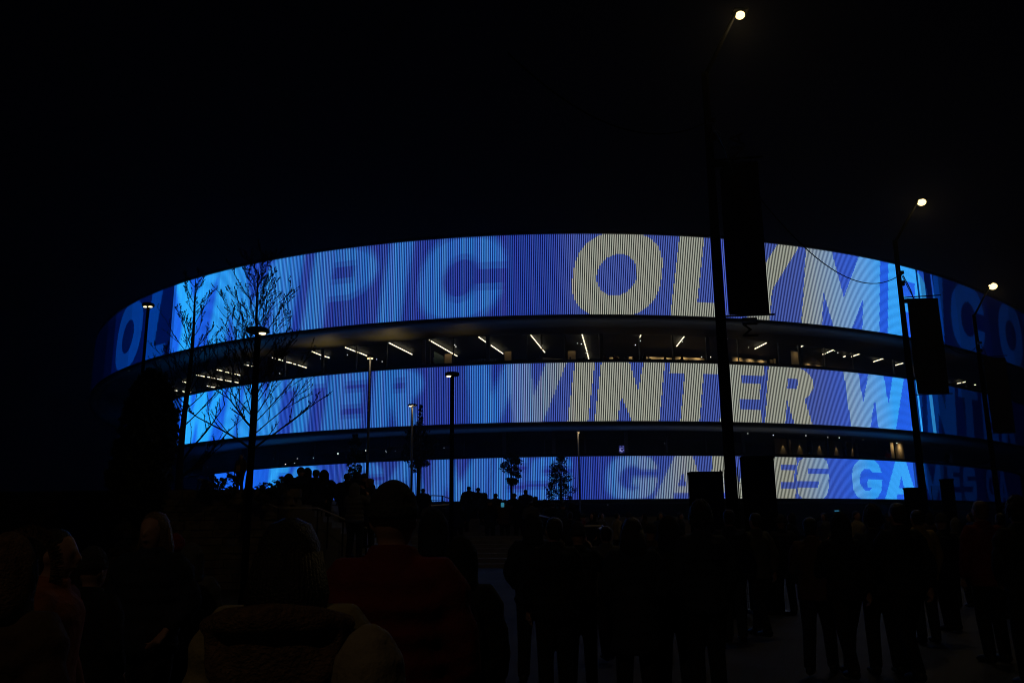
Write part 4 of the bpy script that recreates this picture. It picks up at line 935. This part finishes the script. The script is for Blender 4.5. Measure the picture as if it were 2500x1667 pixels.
for px, py, Y, z0, j, ps, cv, cm, rt, lab in sil:
    person(px, py, Y, z0, lab, j, ps, cv, cm, 'dark', rt, puff=1.3, long=(Y > 30), wide=1.3 if Y < 30 else 1.45, lod='far' if Y > 30 else 'mid', group='people on the stairs and terrace', H=1.74)
# the steward with a lanyard
ps_ = person(590, 1108, 25.0, TZ, 'bearded person with a yellow card on a lanyard, standing by the near lamp post', 'grey', 'stand', 'short_hair', 'hair', 'jeans', 2.9)
MB().box((0, .215, 1.11), (.20, .012, .30)).build('id_card', CL['paper'], ps_)
MB().tube([(-.10, .10, 1.46), (-.075, .20, 1.36), (-.03, .215, 1.25)], .008, 5).tube([(.10, .10, 1.46), (.075, .20, 1.36), (.03, .215, 1.25)], .008, 5).build('lanyard', CL['beige'], ps_)
# visitors leaning on the parapet of the upper gallery, and two in the lower one
gl = [(1392, 871, 'black', 'beside the warm wall panel left of the long tube lamp'), (1425, 872, 'black', 'below the long tube lamp'), (1476, 866, 'red', 'in red, first right of the bright window post'), (1501, 864, 'red', 'in red, left of the close pair in red'), (1507, 867, 'red', 'in red, right of the close pair in red'),
      (1528, 866, 'beige', 'in a pale scarf'), (1546, 870, 'black', 'in black before a small warm panel'), (1572, 862, 'navy', 'tallest, before the dark post'), (1583, 868, 'black', 'in black at the left end of the long warm counter'), (1612, 876, 'brown', 'bending low before the long warm counter'), (1624, 867, 'black', 'in the middle of the long warm counter'), (1664, 866, 'black', 'alone before the right half of the warm counter'), (1711, 877, 'red', 'seated low at the right end of the warm counter')]
for i, (px, py, j, w_) in enumerate(gl):
    u = ring_u_at(1, px, 880, 1.4); Y = float(ring_pt(1, u, 1.4)[0][1])
    person(px, py, Y, ZT[1] - 1.25, 'visitor in the upper gallery ' + w_, j, 'stand', ['short_hair', 'long_hair'][i % 2], 'hair', 'dark', (i * .7) % 3, lod='far', group='visitors in the upper gallery', H=1.70)
for px, py, w_ in ((2166, 1098, 'in red beside the first tall warm panel'), (2310, 1104, 'dark before the second group of warm panels')):
    u = ring_u_at(2, px, 1110, 1.4); Y = float(ring_pt(2, u, 1.4)[0][1])
    person(px, py, Y, ZT[2] - 1.25, 'visitor in the lower gallery ' + w_, 'red' if px < 2200 else 'black', 'stand', 'short_hair', 'hair', 'dark', 2.5, lod='far', group='visitors in the lower gallery', H=1.72)
# glowing phones in the crowd
for px, py, Y, w_, h_, lab in ((1227, 1232, 20, .075, .10, 'lit phone screen held up below the round headed tree'), (2043, 1246.5, 9.3, .05, .01, 'thin glowing edge of a phone above the hooded walker')):
    P = at(px, py, Y); e = empty('phone', P); tag(e, label=lab, cat='phone')
    MB().box((0, .006, 0), (w_ * 1.1, .008, h_ * 1.1)).build('case', M['black'], e); MB().box((0, 0, 0), (w_, .004, h_)).build('display', M['phone'], e)
for o in scene.objects:
    if o.type == 'LIGHT' or o.type == 'CAMERA': continue
print('objects', len(scene.objects))
